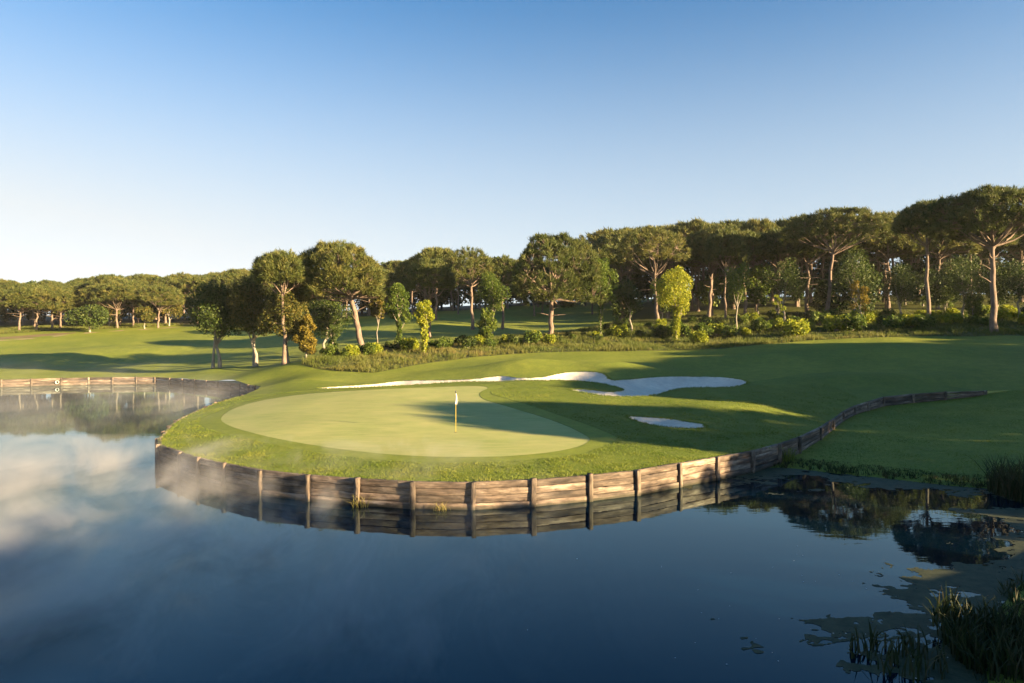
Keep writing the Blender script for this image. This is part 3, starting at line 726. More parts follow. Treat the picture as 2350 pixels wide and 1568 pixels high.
def shrub(seed, R=1.0, H=1.2, mat='fresh', nleaf=1400, size=.11):
    r = np.random.default_rng(seed); br = Acc(); pts = []
    for k in range(9):
        a = r.uniform(0, 6.28); rr = R * .55 * math.sqrt(r.random()); c = np.array((rr * math.cos(a), rr * math.sin(a), H * r.uniform(.3, .72)))
        br.add(*tube([(0, 0, -.1), c * .5 + r.normal(0, .05, 3), c], [.03, .02, .01], 3))
        m = nleaf // 9; d = r.normal(0, 1, (m, 3)); d /= np.linalg.norm(d, axis=1)[:, None]
        q = c + d * (R * .42 * (1 - .7 * r.random((m, 1)) ** 1.6)) * (1, 1, .8 * H / R); q[:, 2] = np.abs(q[:, 2]); pts.append(q)
    V, T, tone = leaves(np.vstack(pts), size, r)
    return dict(stems=br.mesh('stems', M['greybark']), foliage=mesh_np('foliage', V, T, M[mat], False, tone))

def place(kind, parts, x, y, label, cat='tree', group=None, rz=0.0, s=1.0, sz=None, z=None):
    e = bpy.data.objects.new(kind, None); col.objects.link(e)
    e.location = (x, y, (H1(x, y) if z is None else z)); e.rotation_euler = (0, 0, rz); e.scale = (s, s, sz or s)
    for nm, me in parts.items():
        for m_ in (me if isinstance(me, list) else [me]):
            o_ = link(nm, m_, e)
            if nm in ('twigs', 'branches', 'stems'): o_['kind'] = 'stuff'
    tag(e, label, cat, group)
    return e
def xd(px, d): return (px - CX) / FPX * d
def hgt(x, d, topy): return HC - (topy - YH) / FPX * d - H1(x, d)     # height of a plant whose top is sighted at topy

def hero_pine(px, d, topy, crown_px, ch_px, label, seed, kind='umbrella_pine', **k):
    x = xd(px, d); h = hgt(x, d, topy); R = crown_px * 1.2 / FPX * d / 2
    return place(kind, pine(seed, h, R, ch_px * 1.12 / FPX * d, split=True, **k), x, d, label)

hero_pine(832, 86, 558, 205, 118, 'large umbrella pine with a leaning bare trunk beside the tall grass', 11, lean=(-2.6, 0), fork=.52, nlobe=19, npuff=900, nb=60, rt=.42, flat=.6, low=1.2)
hero_pine(1262, 98, 533, 190, 150, 'tall broad umbrella pine with a straight pale trunk in the tall grass', 12, lean=(.8, 0), fork=.40, nlobe=22, npuff=1000, nb=60, rt=.42, flat=.66, low=2.0)
hero_pine(652, 81, 577, 92, 74, 'slim umbrella pine just left of the large leaning one', 13, lean=(-.3, 0), fork=.62, nlobe=11, npuff=340, rt=.26)
hero_pine(985, 108, 598, 112, 70, 'smaller umbrella pine before two darker ones left of the centre', 14, fork=.5, nlobe=12, npuff=360, rt=.3, lean=(.1, 0))
hero_pine(1085, 124, 568, 112, 80, 'dark umbrella pine with a wide flat crown and dark trunk', 15, fork=.55, nlobe=13, npuff=360, rt=.32, lean=(-.5, 0))
hero_pine(1153, 126, 590, 66, 70, 'narrow pine with a bent pinkish trunk left of the tall broad pine', 16, fork=.6, nlobe=8, npuff=220, rt=.28, lean=(.1, 0))
hero_pine(1510, 118, 522, 150, 84, 'spreading pine with pale bare limbs behind the yellow tree', 17, fork=.5, nlobe=16, npuff=480, rt=.34, lean=(-.9, 0))
hero_pine(1626, 128, 517, 125, 74, 'pine with two close dark trunks before the right wood', 18, fork=.58, nlobe=13, npuff=400, rt=.34, lean=(1.2, 0))
hero_pine(1896, 113, 481, 190, 72, 'wide flat-topped umbrella pine standing clear above the right wood', 19, fork=.62, nlobe=17, npuff=760, rt=.34, lean=(1.6, 0), flat=.5)
hero_pine(2131, 94, 465, 130, 66, 'umbrella pine with a tall slender bare trunk at the right wood edge', 20, fork=.68, nlobe=13, npuff=440, rt=.30, lean=(-.3, 0), flat=.5)
hero_pine(2282, 87, 434, 220, 96, 'biggest pine at the right end of the wood with thick sunlit trunk', 21, fork=.60, nlobe=20, npuff=980, rt=.42, lean=(-.4, 0), flat=.5, low=1.0)
hero_pine(1446, 146, 536, 128, 80, 'dark low-domed pine behind the spreading pine with pale limbs', 22, fork=.55, nlobe=13, npuff=300, bl=.6, bw=.12, nb=44)

# shared pines for the woods
PV = [pine(40 + i, 14, 5.0 + .4 * (i % 3), 6.0 + .8 * (i % 2), fork=.42 + .04 * (i % 4), nlobe=15, npuff=460, nb=36, bl=.72, bw=.15, rt=.27, lean=(random.uniform(-.7, .7), random.uniform(-.5, .5)), low=1.6) for i in range(6)]
PT = [pine(50 + i, 14, 4.7 + .5 * (i % 3), 4.5 + .5 * (i % 2), fork=.56 + .04 * (i % 3), nlobe=13, npuff=360, nb=36, bl=.72, bw=.15, rt=.25, lean=(random.uniform(-.9, .9), random.uniform(-.5, .5)), low=.7) for i in range(6)]
def wood_pine(px, d, topy, label, group, width=None, name='pine_tree'):
    x = xd(px, d); h = max(7, hgt(x, d, topy)); v = random.randrange(6); VV_ = PT if px > 1390 or 900 < px < 1200 else PV
    s = (width * 1.15 / FPX * d / 2 / 4.8) if width else h / 14 * random.uniform(1.15, 1.4)
    return place(name, VV_[v], x, d, label, 'tree', group, random.uniform(0, 6.28), s, h / 14)

# right wood: survey of crown tops, then the rows behind
for px, d, ty, w, lab in [(1588, 150, 511, 118, 'pine crown rising above the wood between two nearer pines, right of the pale-limbed pine'),
                          (1735, 140, 507, 92, 'rounded pine in the right wood just left of the low dark crowns'),
                          (1828, 146, 503, 125, 'broad dark pine left of the wide flat-topped one'),
                          (2034, 132, 492, 90, 'pine with lit brown underside between the flat-topped and the slender pine'),
                          (1000, 142, 573, 100, 'pine crown peeping over the smaller umbrella pine left of the centre'),
                          (945, 150, 597, 60, 'low pine crown at the gap beside the large leaning pine'),
                          (1665, 122, 530, 90, 'slim pine right of the pine with two close dark trunks')]:
    wood_pine(px, d, ty, lab, None, w)
LANDR = [(1378, 'the green broadleaf tree'), (1450, 'the crooked small oak'), (1510, 'the pale-limbed pine'), (1552, 'the yellow tree'), (1626, 'the pine with two close trunks'), (1689, 'the crooked light green tree'), (1786, 'the thin ivy stem'), (1835, 'the round yellow shrub'), (1896, 'the flat-topped pine'), (1976, 'the leaning sunlit trunk'), (2065, 'the dark oak'), (2131, 'the slender pine'), (2180, 'the thin leafy stem'), (2232, 'the small sapling'), (2282, 'the biggest pine'), (2345, 'the last dark oak')]
LANDM = [(705, 'the golden leafy column'), (760, 'the ivy-wrapped trunk'), (800, 'the leaning pine'), (867, 'the small golden tree'), (914, 'the ivy-clad fresh green tree'), (973, 'the slender bright green tree'), (1030, 'the smaller umbrella pine'), (1085, 'the wide flat dark pine'), (1153, 'the bent pinkish trunk'), (1262, 'the tall broad pine'), (1330, 'the open gap'), (1400, 'the green broadleaf tree')]
LANDL = [(0, 'the picture edge'), (44, 'the leftmost front pine'), (83, 'the second front pine'), (120, 'the third front pine'), (165, 'the bare earth'), (207, 'the dark round oak'), (250, 'the golden oak'), (285, 'the forked limbs'), (332, 'the small round oak'), (388, 'the golden-leaved oak'), (450, 'the fairway gap'), (505, 'the twin-trunked dark oak'), (588, 'the golden olive oak'), (655, 'the slim umbrella pine'), (720, 'the golden leafy column')]
USED = {}
def near_label(fmt, px, land):
    L_ = sorted((abs(p - px), p, w) for p, w in land)[:3]
    for q in ('', 1, 2):
        for _, p, w in L_:
            f_ = fmt
            if q: f_ = fmt.replace('behind %s' if 'behind' in fmt else 'near %s', ('just ' if q == 1 else 'well ') + ('left' if px < p else 'right') + ' of %s')
            t = f_ % w
            if t not in USED: USED[t] = 1; return t
    return fmt % L_[0][2]
RANK = ['first', 'second', 'third', 'hindmost']
G1 = 'pines inside the right wood'
for row, (d, n, t0) in enumerate([(134, 12, 545), (152, 13, 532), (170, 13, 526), (194, 14, 520)]):
    for i in range(n):
        px = 1400 + (2450 - 1400) * (i + random.uniform(.15, .85)) / n
        ty = t0 - (px - 1400) / 1000 * 48 + random.uniform(0, 26)
        wood_pine(px, d + random.uniform(-7, 7), ty, near_label('shaded pine, ' + RANK[row] + ' rank of right wood, behind %s', px, LANDR), G1)
G2_ = 'pines behind the middle fairway'
for row, (d, n, t0) in enumerate([(172, 11, 622), (195, 12, 607), (222, 13, 600)]):
    for i in range(n):
        px = 690 + (1440 - 690) * (i + random.uniform(.1, .9)) / n
        wood_pine(px, d + random.uniform(-7, 7), t0 - (px - 700) / 700 * 22 + random.uniform(0, 26), near_label('distant pine, ' + RANK[row] + ' rank past middle fairway, behind %s', px, LANDM), G2_)
# left wood
LT = [(0, 645), (60, 643), (140, 643), (200, 636), (270, 628), (330, 632), (400, 626), (460, 630), (510, 624), (570, 618), (640, 630), (720, 640)]
def left_top(px): return float(np.interp(px, [p[0] for p in LT], [p[1] for p in LT]))
for px, d, w, lab in [(44, 158, 78, 'leftmost pine of the front row of the left wood with sunlit trunk'), (83, 159, 80, 'second pine from the picture edge in the sunlit left wood front row'), (120, 163, 78, 'third front pine of the left wood, above the bare earth'),
                      (275, 172, 88, 'pine with visible forked limbs at the right half of the left wood'), (306, 170, 70, 'forked pale-trunked pine beside the small round oak of the left wood')]:
    wood_pine(px, d, left_top(px) + random.uniform(14, 22), lab, None, w)
G3 = 'pines of the left wood'
for row, (d, n, off) in enumerate([(166, 10, 18), (182, 13, 8), (202, 14, 2), (225, 14, 0)]):
    for i in range(n):
        px = -60 + (740 + 60) * (i + random.uniform(.1, .9)) / n
        if d < 170 and px > 430: continue
        wood_pine(px, d + random.uniform(-6, 6), left_top(px) + off + random.uniform(-2, 10), near_label('rounded pine, ' + RANK[row] + ' rank of left wood, behind %s', px, LANDL), G3)

def leafy(px, d, topy, w_px, label, seed, kind, base=.3, **k):
    x = xd(px, d); h = hgt(x, d, topy); R = w_px * 1.28 / FPX * d / 2
    return place(kind, broadleaf(seed, h, R, base, **k), x, d, label)
# left fairway trees
leafy(505, 87, 656, 110, 'dark leafy oak with two pale trunks on the left fairway', 60, 'oak_tree', .40, mat='darkoak', nleaf=16000, lobes=22, rt=.24, lean=(-1.2, 0), twin=-1.0)
leafy(588, 87, 637, 100, 'golden olive oak with forked pale trunk on the left fairway', 61, 'oak_tree', .36, mat='oak', nleaf=16000, lobes=22, rt=.24, lean=(-.8, 0), twin=-.35)
leafy(660, 83, 662, 100, 'golden oak crown under the slim umbrella pine', 62, 'oak_tree', .36, mat='oak', nleaf=13000, lobes=19, rt=.24)
leafy(745, 98, 690, 105, 'dark low oak behind the leaning pine trunk', 63, 'oak_tree', .30, mat='darkoak', nleaf=8000, lobes=14, rt=.2)
leafy(704, 81, 722, 46, 'bright golden leafy column of a sapling at the meadow tip', 64, 'sapling', .12, mat='gold', nleaf=5000, lobes=12, size=.14, rt=.13)
leafy(764, 84, 742, 26, 'thin ivy-wrapped trunk left of the leaning pine', 65, 'sapling', .25, mat='darkoak', nleaf=1500, lobes=8, size=.12, rt=.1, ivy=500)
leafy(867, 92, 668, 42, 'small golden tree with a thin straight trunk right of the leaning pine', 66, 'small_tree', .5, mat='oak', nleaf=3500, lobes=10, size=.15, rt=.09)
leafy(914, 88, 650, 64, 'fresh green tree with ivy around its trunk in the tall grass', 67, 'small_tree', .42, mat='fresh', nleaf=5000, lobes=12, rt=.12, ivy=1500)
leafy(973, 84, 690, 48, 'slender bright green tree with a leafy thin trunk', 68, 'small_tree', .48, mat='lime', nleaf=2600, lobes=9, size=.15, rt=.09, ivy=800)
leafy(1116, 92, 705, 42, 'leafy green column left of the tall broad pine', 69, 'sapling', .15, mat='fresh', nleaf=3400, lobes=10, size=.14, rt=.09)
leafy(1130, 112, 628, 70, 'loose green poplar behind the leafy column', 70, 'small_tree', .4, mat='fresh', nleaf=5000, lobes=13, rt=.12)
leafy(1378, 99, 590, 72, 'green broadleaf tree right of the tall broad pine', 71, 'small_tree', .44, mat='fresh', nleaf=6500, lobes=14, rt=.13, ivy=900)
leafy(1450, 105, 645, 64, 'dark small oak with a crooked trunk left of the yellow tree', 72, 'small_tree', .45, mat='darkoak', nleaf=5000, lobes=12, rt=.13, lean=(-.8, 0))
leafy(1552, 96, 614, 84, 'bright yellow-green tree glowing in the sun before the right wood', 73, 'small_tree', .36, mat='lime', nleaf=8500, lobes=16, rt=.14, ivy=1700)
leafy(1689, 99, 606, 66, 'light green tree with a crooked pale trunk right of the yellow tree', 74, 'small_tree', .48, mat='fresh', nleaf=3800, lobes=11, rt=.13, lean=(.5, 0))
leafy(1786, 102, 672, 26, 'thin sunlit stem with bright ivy in the right meadow', 75, 'sapling', .3, mat='lime', nleaf=900, lobes=7, size=.13, rt=.07, ivy=300)
leafy(1976, 98, 640, 40, 'leaning sunlit trunk with yellow leaves before the flat-topped pine', 76, 'small_tree', .3, mat='gold', nleaf=1800, lobes=8, rt=.14, lean=(-.5, 0))
leafy(2174, 108, 655, 34, 'thin leafy stem right of the slender pine trunk', 77, 'sapling', .35, mat='fresh', nleaf=1100, lobes=7, rt=.07)
leafy(2232, 102, 680, 36, 'small sapling left of the thick sunlit pine trunk', 78, 'sapling', .4, mat='fresh', nleaf=1200, lobes=7, rt=.07)
leafy(1960, 108, 575, 92, 'grey green oak under the flat-topped pine', 79, 'oak_tree', .4, mat='darkoak', nleaf=6500, lobes=14, rt=.18)
leafy(1800, 112, 600, 90, 'dark oak between the light green tree and the flat-topped pine', 80, 'oak_tree', .42, mat='darkoak', nleaf=6000, lobes=14, rt=.18)
leafy(2210, 104, 590, 110, 'dense dark oak between the slender pine and the biggest pine', 81, 'oak_tree', .3, mat='darkoak', nleaf=8000, lobes=15, rt=.2)
leafy(2065, 108, 610, 90, 'dark oak left of the slender pine trunk', 82, 'oak_tree', .34, mat='darkoak', nleaf=6500, lobes=14, rt=.18)
leafy(2340, 100, 600, 100, 'dark oak right of the biggest pine trunk', 83, 'oak_tree', .3, mat='darkoak', nleaf=7000, lobes=14, rt=.18)
leafy(207, 154, 704, 68, 'dark round oak in front of the left wood', 84, 'oak_tree', .28, mat='darkoak', nleaf=5000, lobes=12, size=.24, rt=.2)
leafy(332, 164, 705, 40, 'small round oak beside the forked pale-trunked pine', 85, 'oak_tree', .35, mat='oak', nleaf=2500, lobes=10, size=.22, rt=.15)
leafy(250, 166, 690, 52, 'golden oak among the left wood pines', 86, 'oak_tree', .3, mat='oak', nleaf=3000, lobes=10, size=.22, rt=.16)
leafy(388, 172, 660, 62, 'golden-leaved oak at the right end of the left wood', 87, 'oak_tree', .25, mat='oak', nleaf=4000, lobes=12, size=.24, rt=.18)
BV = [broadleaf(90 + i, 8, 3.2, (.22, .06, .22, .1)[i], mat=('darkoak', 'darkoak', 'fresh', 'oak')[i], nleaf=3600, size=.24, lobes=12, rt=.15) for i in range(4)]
def thicket(n, x0, x1, d0, d1, vs_, s0, s1, fmt, land, group):
    for i in range(n):
        px = x0 + (x1 - x0) * (i + random.random()) / n; d = random.uniform(d0, d1)
        place('understorey_tree', BV[random.choice(vs_)], xd(px, d), d, near_label(fmt, px, land), 'tree', group, random.uniform(0, 6), random.uniform(s0, s1))
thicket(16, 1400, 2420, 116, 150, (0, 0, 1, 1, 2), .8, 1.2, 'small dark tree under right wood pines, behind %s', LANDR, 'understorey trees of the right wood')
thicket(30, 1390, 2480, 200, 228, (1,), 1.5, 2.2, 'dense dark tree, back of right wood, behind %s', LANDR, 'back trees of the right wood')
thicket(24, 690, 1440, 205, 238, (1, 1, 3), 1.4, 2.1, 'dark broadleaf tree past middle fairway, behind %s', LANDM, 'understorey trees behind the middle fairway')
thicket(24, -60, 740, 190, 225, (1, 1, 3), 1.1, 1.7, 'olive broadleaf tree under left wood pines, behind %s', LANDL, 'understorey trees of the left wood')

# shrubs
SV = [shrub(120 + i, 1.0, 1.2, ('fresh', 'lime', 'darkoak', 'gold', 'fresh')[i]) for i in range(5)]
NAMED = [(1224, 93, 1.5, 0, 'round green shrub left of the tall broad pine trunk'), (1827, 95, 2.1, 1, 'big round yellow-green shrub at the meadow front'), (1918, 97, 1.9, 1, 'bright shrub between the yellow-green round one and the leaning trunk'), (1955, 96, 2.0, 0, 'green shrub at the foot of the leaning sunlit trunk'), (1420, 100, 1.6, 1, 'yellow-green shrub left of the yellow tree'), (1520, 98, 1.7, 2, 'dark shrub at the foot of the yellow tree'), (1604, 92, 1.5, 1, 'bright tufted shrub at the meadow edge right of the yellow tree'), (860, 84, 1.2, 1, 'light shrub at the foot of the leaning pine'), (940, 86, 1.4, 1, 'bright shrub between the two slender green trees')]
for px, d, s, v, lab in NAMED: place('shrub', SV[v], xd(px, d), d, lab, 'shrub', None, random.uniform(0, 6), s)
for i in range(60):
    px = 1360 + 1030 * (i + random.random()) / 60; k_ = i % 2
    d = (random.uniform(93, 102) if px > 1950 else random.uniform(97, 105)) + k_ * random.uniform(8, 16)
    place('shrub', SV[random.choice((0, 1, 1, 2, 4))], xd(px, d), d, near_label(('leafy shrub at meadow front near %s', 'leafy shrub further back in meadow near %s')[k_], px, LANDR), 'shrub', 'shrubs under the right wood', random.uniform(0, 6), random.uniform(.8, 1.9))
for i in range(34):
    px = 735 + 640 * (i + random.random()) / 34; dd = float(np.interp(px, [740, 900, 1350], [78, 84, 95]))
    place('shrub', SV[random.choice((0, 1, 2, 2, 4))], xd(px, dd), dd + random.uniform(0, 8), near_label('low leafy shrub in the tall grass strip near %s', px, LANDM), 'shrub', 'shrubs in the tall grass strip', random.uniform(0, 6), random.uniform(.5, 1.35))

# trees beyond the frame on the sun side, whose long shadows cross the bank and the green
CAST = []
sx, sy = math.sin(SUN_AZ), math.cos(SUN_AZ)          # towards the sun
def caster(u, t, h):                                 # u: offset across the light, t: distance towards the sun from the green
    n = (-sy, sx); x = n[0] * u + sx * t; y = n[1] * u + sy * t
    CAST.append((x, y, h))
for u, t, h in [(-14, 36, 8.5), (-6, 32, 8), (1, 31, 8), (7, 34, 8.5), (10.0, 40, 9), (3, 44, 9.5),
                (37.2, 52, 14.2), (13, 32, 7.5)]:
    caster(u, t, h)
for t0, hh in ((28, 9), (44, 12.5), (60, 14), (78, 15)):
    for k in range(6): caster(53.5 + 6.0 * k + random.uniform(-1.2, 1.2) + (2.5 if t0 in (44, 78) else 0), t0 + random.uniform(-4, 4), hh + random.uniform(-1, 1))
for u, t, h in [(96, 66, 10), (102, 66, 10.5), (110, 58, 11), (118, 58, 13), (114, 76, 13)]: caster(u, t, h)
CL = [(0, 'beside the near reeds'), (1, 'behind the near reeds')]
for i, (x, y, h) in enumerate(CAST):
    place('pine_tree', PV[random.randrange(6)], x, y, 'pine beyond the right picture edge shading the bank and fairway', 'tree', 'pines beyond the right edge', random.uniform(0, 6), h / 14 * 1.05, h / 14)
for u, t, s_ in [(31, 24, .6), (36, 26, .7), (41, 25, .72), (46, 26, .78), (43.5, 33, .9), (19.3, 17, .5), (22, 20, .5), (26.5, 22, .5), (29.5, 20, .5), (15.2, 17, .65), (17.2, 15.5, .55), (12, 19, .7), (33.6, 25, 1.1), (38.5, 29, .9), (48.5, 31, .85), (51.5, 24, .75)]:
    x = -sy * u + sx * t; y = sx * u + sy * t
    place('understorey_tree', BV[random.choice((0, 1))], x, y, 'small oak beyond the right picture edge shading the bank', 'tree', 'oaks beyond the right edge', random.uniform(0, 6), s_)

# ------------------------------------------------------------------ grasses
def grass(name, P, z, nb, hh, ww, mat, label, spread=.35, kind='stuff', hvar=None, tone_shift=None, seed=5):
    r = np.random.default_rng(seed)
    c = np.column_stack([P, z]); ax = np.tile((0, 0, 1.0), (len(P), 1))
    V, T, tone = blades(c, ax, nb, 1.0, ww, spread, r, 0)
    V = V.reshape(len(P), nb * 3, 3); k = (hh * (hvar if hvar is not None else np.ones(len(P))))[:, None, None]
    base = c[:, None, :]; dv = V - base
    sc_ = np.concatenate([np.broadcast_to(np.maximum(k, 0), dv[..., :2].shape[:2] + (1,))] * 3, 2)
    # only stretch along the blade, keep widths
    tri = dv.reshape(len(P), nb, 3, 3)
    mid = (tri[:, :, 0] + tri[:, :, 1]) / 2; half = (tri[:, :, 1] - tri[:, :, 0]) / 2; tip = tri[:, :, 2]
    kk = (hh * (hvar if hvar is not None else np.ones(len(P))))[:, None, None]
    jit = np.concatenate([r.normal(0, .5, (len(P), nb, 2)) * min(.09, hh * .6), np.zeros((len(P), nb, 1))], 2)
    tri2 = np.stack([jit + mid * kk * .0 - half, jit + half, jit + tip * kk], 2)
    V = (base[:, :, None, :] + tri2).reshape(-1, 3)
    if tone_shift is not None: tone = np.clip(tone * .6 + np.repeat(tone_shift, nb) * .5, 0, 1)
    o = link(name, mesh_np(name, V, T, mat, False, tone))
    return tag(o, label, None, None, kind)

def scatter(n, x0, x1, y0, y1, r): return np.column_stack([r.uniform(x0, x1, n), r.uniform(y0, y1, n)])
r = np.random.default_rng(21)
# lawn blades near the wall, thinning out with distance
P = scatter(330000, -23, 26, 24, 56, r)
P = P[r.random(len(P)) < np.clip((27 / P[:, 1]) ** 2.2, 0, 1)]
P = P[(sdist(P, POND) > -.06) & (sdist(P, COLLAR) > .0)]
P = P[(sdist(P, BANK) > -.02) & (sdist(P, B_SMALL) > .0) & (sdist(P, B_BIG) > 0)]
hv = .8 + .9 * vnoise(P[:, 0] / .8, P[:, 1] / .8, 9) + .5 * (np.abs(sdist(P, POND)) < .25)
grass('lawn_grass', P, Hm(P) - .01, 4, .075, .018, M['blade'], 'short grass blades of the lawn around the green', .55, hvar=np.clip(hv, .5, 2), tone_shift=np.clip(.5 + .9 * vnoise(P[:, 0] / 1.1, P[:, 1] / 1.1, 4), 0, 1))
P = scatter(9000, 6.5, 22, 8, 34, r)
sp_ = sdist(P, POND); P = P[(sp_ > -.05) & (sp_ < 2.2) & ((sdist(P, BANK) < 0) | (P[:, 1] < 24))]; sp_ = sdist(P, POND)
grass('bank_grass', P, Hlook(P) - .02, 6, .26, .03, M['reed'], 'rank dark grass along the right margin of the pond', .4, hvar=np.clip(1.3 - sp_ * .45, .3, 1.4))
P = scatter(90000, 11, 46, 26, 53, r); P = P[sdist(P, BANK) < -.02]
grass('bank_turf', P, Hbank(P) - .01, 3, .06, .016, M['blade'], 'short shaded turf blades of the low bank', .6, hvar=np.clip(.9 + .8 * vnoise(P[:, 0] / 1.2, P[:, 1] / 1.2, 19), .3, 2), tone_shift=np.clip(.4 + .6 * vnoise(P[:, 0] / 2.5, P[:, 1] / 2.5, 24), 0, 1))
# grass fringe round the bunkers
E = []
for poly in (B_BIG, B_SMALL):
    A = np.vstack([poly, poly[:1]])
    for i in range(len(poly)):
        n = int(np.linalg.norm(A[i + 1] - A[i]) * 26) + 1; t = r.random((n, 1)); E.append(A[i] * (1 - t) + A[i + 1] * t + r.normal(0, .09, (n, 2)))
P = np.vstack(E); P = P[(sdist(P, B_BIG) > -.08) & (sdist(P, B_SMALL) > -.08)]
grass('bunker_fringe_grass', P, Hm(P) - .02, 4, .13, .03, M['blade'], 'longer grass fringe hanging over the bunker edges', .5)
# meadow grass
P = scatter(90000, -30, 75, 66, 128, r)
s = sdist(P, MEADOW); P = P[(s < -.05)]; s = s[s < -.05]
keep = r.random(len(P)) < np.clip(1.15 - (-s) / 34, .12, 1) * np.clip(.75 + vnoise(P[:, 0] / 3, P[:, 1] / 3, 14), .15, 1); P = P[keep]; s = s[keep]
pxx = CX + P[:, 0] / P[:, 1] * FPX
dry = np.clip(.42 + 1.2 * vnoise(P[:, 0] / 4, P[:, 1] / 3, 31) + np.interp(pxx, [700, 1000, 1120, 1350, 1700], [.25, .35, .2, -.1, -.25]), 0, 1)
grass('meadow_grass', P, Hm(P) - .02, 6, .52, .045, M['tall'], 'tall dry and green grasses filling the unmown strip before the woods', .28, hvar=np.clip(.8 + 1.3 * vnoise(P[:, 0] / 2.0, P[:, 1] / 2.0, 8), .2, 1.9), tone_shift=dry)
# left wood fringe
P = scatter(16000, -130, -60, 146, 176, r); P = P[sdist(P, LWOOD) < 0]
grass('wood_edge_grass', P, Hm(P) - .02, 5, .55, .09, M['tall'], 'rough grass along the edge of the left wood', .3)

def reed_clump(name, label, cx, cy, rx, ry, n, h, mat, z=0.0, spread=.2, w=.018, cat='reeds'):
    r = np.random.default_rng(int(abs(cx * 100) + n)); a = r.uniform(0, 6.28, n); q = np.sqrt(r.random(n))
    X = cx + rx * q * np.cos(a); Y = cy + ry * q * np.sin(a)
    hh = h * r.uniform(.45, 1.1, n); d = r.normal(0, spread, (n, 2)); V = []; T = []
    sd = r.normal(0, 1, (n, 2)); sd /= np.linalg.norm(sd, axis=1)[:, None]
    lv = np.array((0, .4, .75, 1.0)); ww = np.array((1, .9, .6, .05)) * w
    k = len(lv); VV = np.empty((n, k, 2, 3))
    zb = np.maximum(0, Hlook(np.column_stack([X, Y]))) if z is None else np.full(n, z)
    for i in range(k):
        bend = lv[i] ** 2
        for e, sg in ((0, -1), (1, 1)):
            VV[:, i, e, 0] = X + d[:, 0] * hh * bend * 1.6 + sg * sd[:, 0] * ww[i]; VV[:, i, e, 1] = Y + d[:, 1] * hh * bend * 1.6 + sg * sd[:, 1] * ww[i]; VV[:, i, e, 2] = zb + hh * lv[i] * (1 - .25 * bend * np.abs(d).sum(1)) - .05 * (i == 0)
    b = (np.arange(n) * k * 2)[:, None]; T = []
    for i in range(k - 1): T += [np.hstack([b + i * 2, b + i * 2 + 1, b + i * 2 + 3]), np.hstack([b + i * 2, b + i * 2 + 3, b + i * 2 + 2])]
    T = np.vstack(T); tone = np.tile(r.uniform(0, 1, n), 2 * (k - 1))
    o = link(name, mesh_np(name, VV.reshape(-1, 3), T, mat, False, tone)); return tag(o, label, cat)
reed_clump('reed_clump', 'dark reeds standing at the right edge of the pond by the grass bank', 19.6, 26.0, 1.0, 1.6, 900, 1.5, M['reed'], 0)
reed_clump('reed_clump', 'dense dark reeds in the near right corner of the pond', 9.7, 13.0, 1.3, 1.8, 1300, .68, M['reed'], None)
reed_clump('reed_clump', 'sparse thin reeds standing in the algae left of the corner reeds', 7.4, 13.0, .9, .9, 130, .55, M['reed'], 0)
reed_clump('rush_clump', 'small green rush clump at the foot of the wooden steps', 13.2, 32.6, .25, .2, 70, .75, M['blade'], None, .15, .014, 'rushes')
reed_clump('grass_tuft', 'yellow water grass tuft at the foot of a near wall post', -5.45, 24.55, .3, .12, 34, .5, M['straw'], 0, .45, .008, 'grass tuft')
reed_clump('grass_tuft', 'sparse yellow water grass tuft in front of the near wall, right of the other tuft', -2.45, 24.0, .35, .15, 26, .4, M['straw'], 0, .5, .008, 'grass tuft')

# ------------------------------------------------------------------ algae and petals on the water
ax_ = np.arange(3, 22, .06); ay_ = np.arange(10, 32.5, .06); AX, AY = np.meshgrid(ax_, ay_)
Q = np.column_stack([AX.ravel(), AY.ravel()])
nx2, ny2 = len(ax_), len(ay_); jj = np.arange(nx2 * ny2).reshape(ny2, nx2)
a, b, c, d = jj[:-1, :-1].ravel(), jj[:-1, 1:].ravel(), jj[1:, 1:].ravel(), jj[1:, :-1].ravel()
T2 = np.vstack([np.stack([a, b, c], 1), np.stack([a, c, d], 1)])
sh = sdist(Q, np.array([(8.7, 30.0)] + SHORE[:14]), False)
f = vnoise(Q[:, 0] / 3.0, Q[:, 1] / 2.4, 77, 7, .72) * 1.7 + .62 - sh / 3.5
f = np.where(sdist(Q, POND) > .15, -1, f)
f = np.minimum(f, .22 + 1.5 * vnoise(Q[:, 0] / .6, Q[:, 1] / .4, 91, 4, .65) + f * .7)
(alg, _) = clip(Q, T2, -f)
am, n_, l_, o_ = new_mat('floating_algae')
g_ = n_.new('ShaderNodeNewGeometry'); z1 = noise(n_, l_, 2.6, 6, .75, g_.outputs['Position']); z2 = noise(n_, l_, 14, 3, .7, g_.outputs['Position'])
r1 = ramp(n_, [(.38, (.022, .032, .013)), (.62, (.06, .066, .032))]); l_.new(z1.outputs[0], r1.inputs[0])
b_ = n_.new('ShaderNodeBsdfPrincipled'); l_.new(r1.outputs[0], b_.inputs['Base Color']); b_.inputs['Roughness'].default_value = .7; b_.inputs['Specular IOR Level'].default_value = .3
bp_ = n_.new('ShaderNodeBump'); bp_.inputs['Strength'].default_value = .5; bp_.inputs['Distance'].default_value = .02; l_.new(z2.outputs[0], bp_.inputs['Height']); l_.new(bp_.outputs[0], b_.inputs['Normal'])
l_.new(b_.outputs[0], o_.inputs[0])
tag(link('floating_algae', mesh_np('floating_algae', np.column_stack([alg[0], np.full(len(alg[0]), .006)]), alg[1], am)), 'green algae mats floating at the right shore of the pond', None, None, 'stuff')
P = np.column_stack([r.uniform(-1, 9, 260), r.uniform(11.5, 20, 260)])
P = P[(r.random(len(P)) < np.clip((P[:, 0] + 1) / 10, .05, 1) * np.clip(1.6 - P[:, 1] / 14, .08, 1)) & (sdist(P, POND) < -.3)]
V = []; T = []
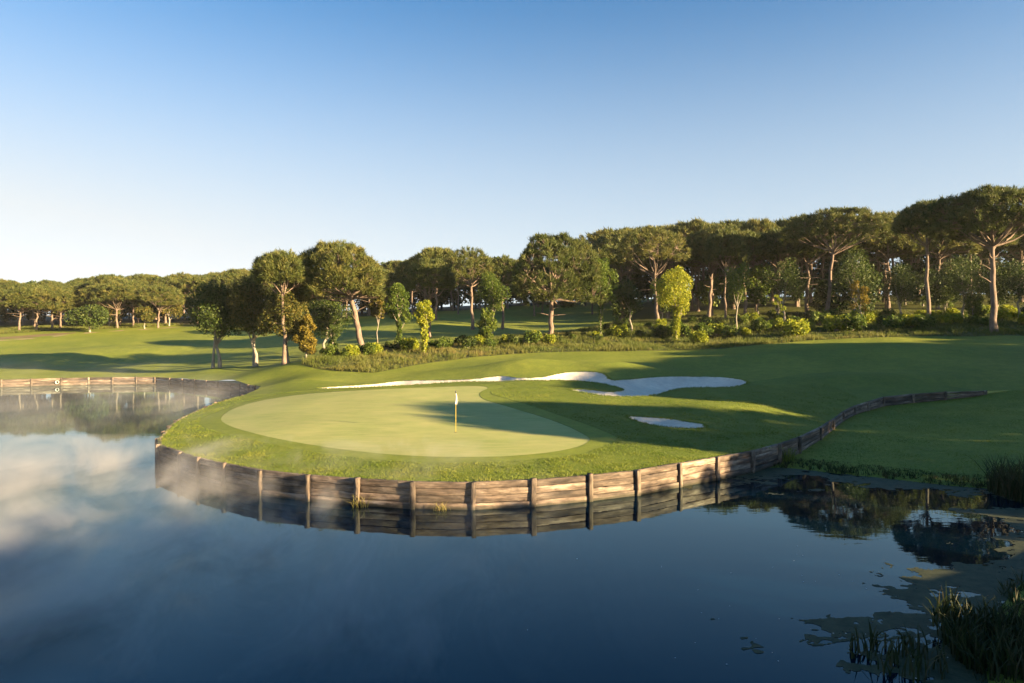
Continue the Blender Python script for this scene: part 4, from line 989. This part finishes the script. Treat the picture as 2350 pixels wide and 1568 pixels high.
for i, (x, y) in enumerate(P):
    s_ = random.uniform(.006, .02); m = 6
    V += [(x + s_ * math.cos(k) * random.uniform(.7, 1.3), y + s_ * math.sin(k) * .8, .01) for k in np.linspace(0, 5.2, m)]; T += [(i * m, i * m + k, i * m + k + 1) for k in range(1, m - 1)]
tag(link('floating_petals', mesh_np('floating_petals', V, T, plain_mat('petal_white', (.7, .7, .68)))), 'tiny white petals scattered on the dark near water', None, None, 'stuff')

# ------------------------------------------------------------------ mist drifting over the pond
def mist_box(name, x0, x1, y0, y1, z0, z1, dens, label, thr=.40, soft=26, fthr=.46, fs=.16):
    m, n, l, out = new_mat('mist'); 
    geo = n.new('ShaderNodeNewGeometry'); tc = n.new('ShaderNodeTexCoord'); p = tc.outputs['Object']
    big = noise(n, l, .05, 2, .5, p, (1, 1.2, .6)); fine = noise(n, l, fs, 5, .62, p, (1.3, .7, 1.0)); fine.inputs['Distortion'].default_value = .6
    def mth(op, a, b=None, clamp=False):
        q = n.new('ShaderNodeMath'); q.operation = op; q.use_clamp = clamp
        for v, s_ in zip((a, b), q.inputs):
            if v is None: continue
            if isinstance(v, (int, float)): s_.default_value = v
            else: l.new(v, s_)
        return q.outputs[0]
    w = mth('MULTIPLY', mth('SUBTRACT', big.outputs[0], thr, True), 3.5, True)
    f = mth('MULTIPLY', mth('SUBTRACT', fine.outputs[0], fthr, True), 4.5, True)
    sx_ = n.new('ShaderNodeSeparateXYZ'); l.new(p, sx_.inputs[0])
    fall = mth('POWER', 2.718, mth('MULTIPLY', sx_.outputs[2], -1.1))
    side = n.new('ShaderNodeMapRange'); side.interpolation_type = 'SMOOTHSTEP'; l.new(sx_.outputs[0], side.inputs[0])
    side.inputs[1].default_value = x1; side.inputs[2].default_value = x1 - soft; side.inputs[3].default_value = 0; side.inputs[4].default_value = 1
    dn = mth('MULTIPLY', mth('MULTIPLY', mth('MULTIPLY', w, f), fall), mth('MULTIPLY', side.outputs[0], dens))
    v = n.new('ShaderNodeVolumePrincipled'); v.inputs['Color'].default_value = (.95, .95, .95, 1); v.inputs['Anisotropy'].default_value = .2
    l.new(dn, v.inputs['Density']); l.new(v.outputs[0], out.inputs['Volume'])
    V, T = box_arr((x0 + x1) / 2, (y0 + y1) / 2, (z0 + z1) / 2, x1 - x0, y1 - y0, z1 - z0)
    return tag(link(name, mesh_np(name, V, T, m)), label, None, None, 'stuff')
mist_box('mist', -100, 0, 33, 128, .02, 2.6, .13, 'thin morning mist drifting over the far left of the pond')
mist_box('mist', -34, 4, 12, 32.5, .02, 1.5, 1.7, 'faint wisps of mist drifting over the near left water', .30, 24, .49, .34)

# thin morning air between the camera and the woods
hm, hn, hl, ho = new_mat('morning_air'); hv_ = hn.new('ShaderNodeVolumePrincipled')
hv_.inputs['Color'].default_value = (.95, .95, .95, 1); hv_.inputs['Density'].default_value = .00008; hl.new(hv_.outputs[0], ho.inputs['Volume'])
V, T = box_arr(0, 330, 29, 1440, 990, 62)
tag(link('haze', mesh_np('haze', V, T, hm)), 'thin morning haze lying over the whole course', None, None, 'stuff')
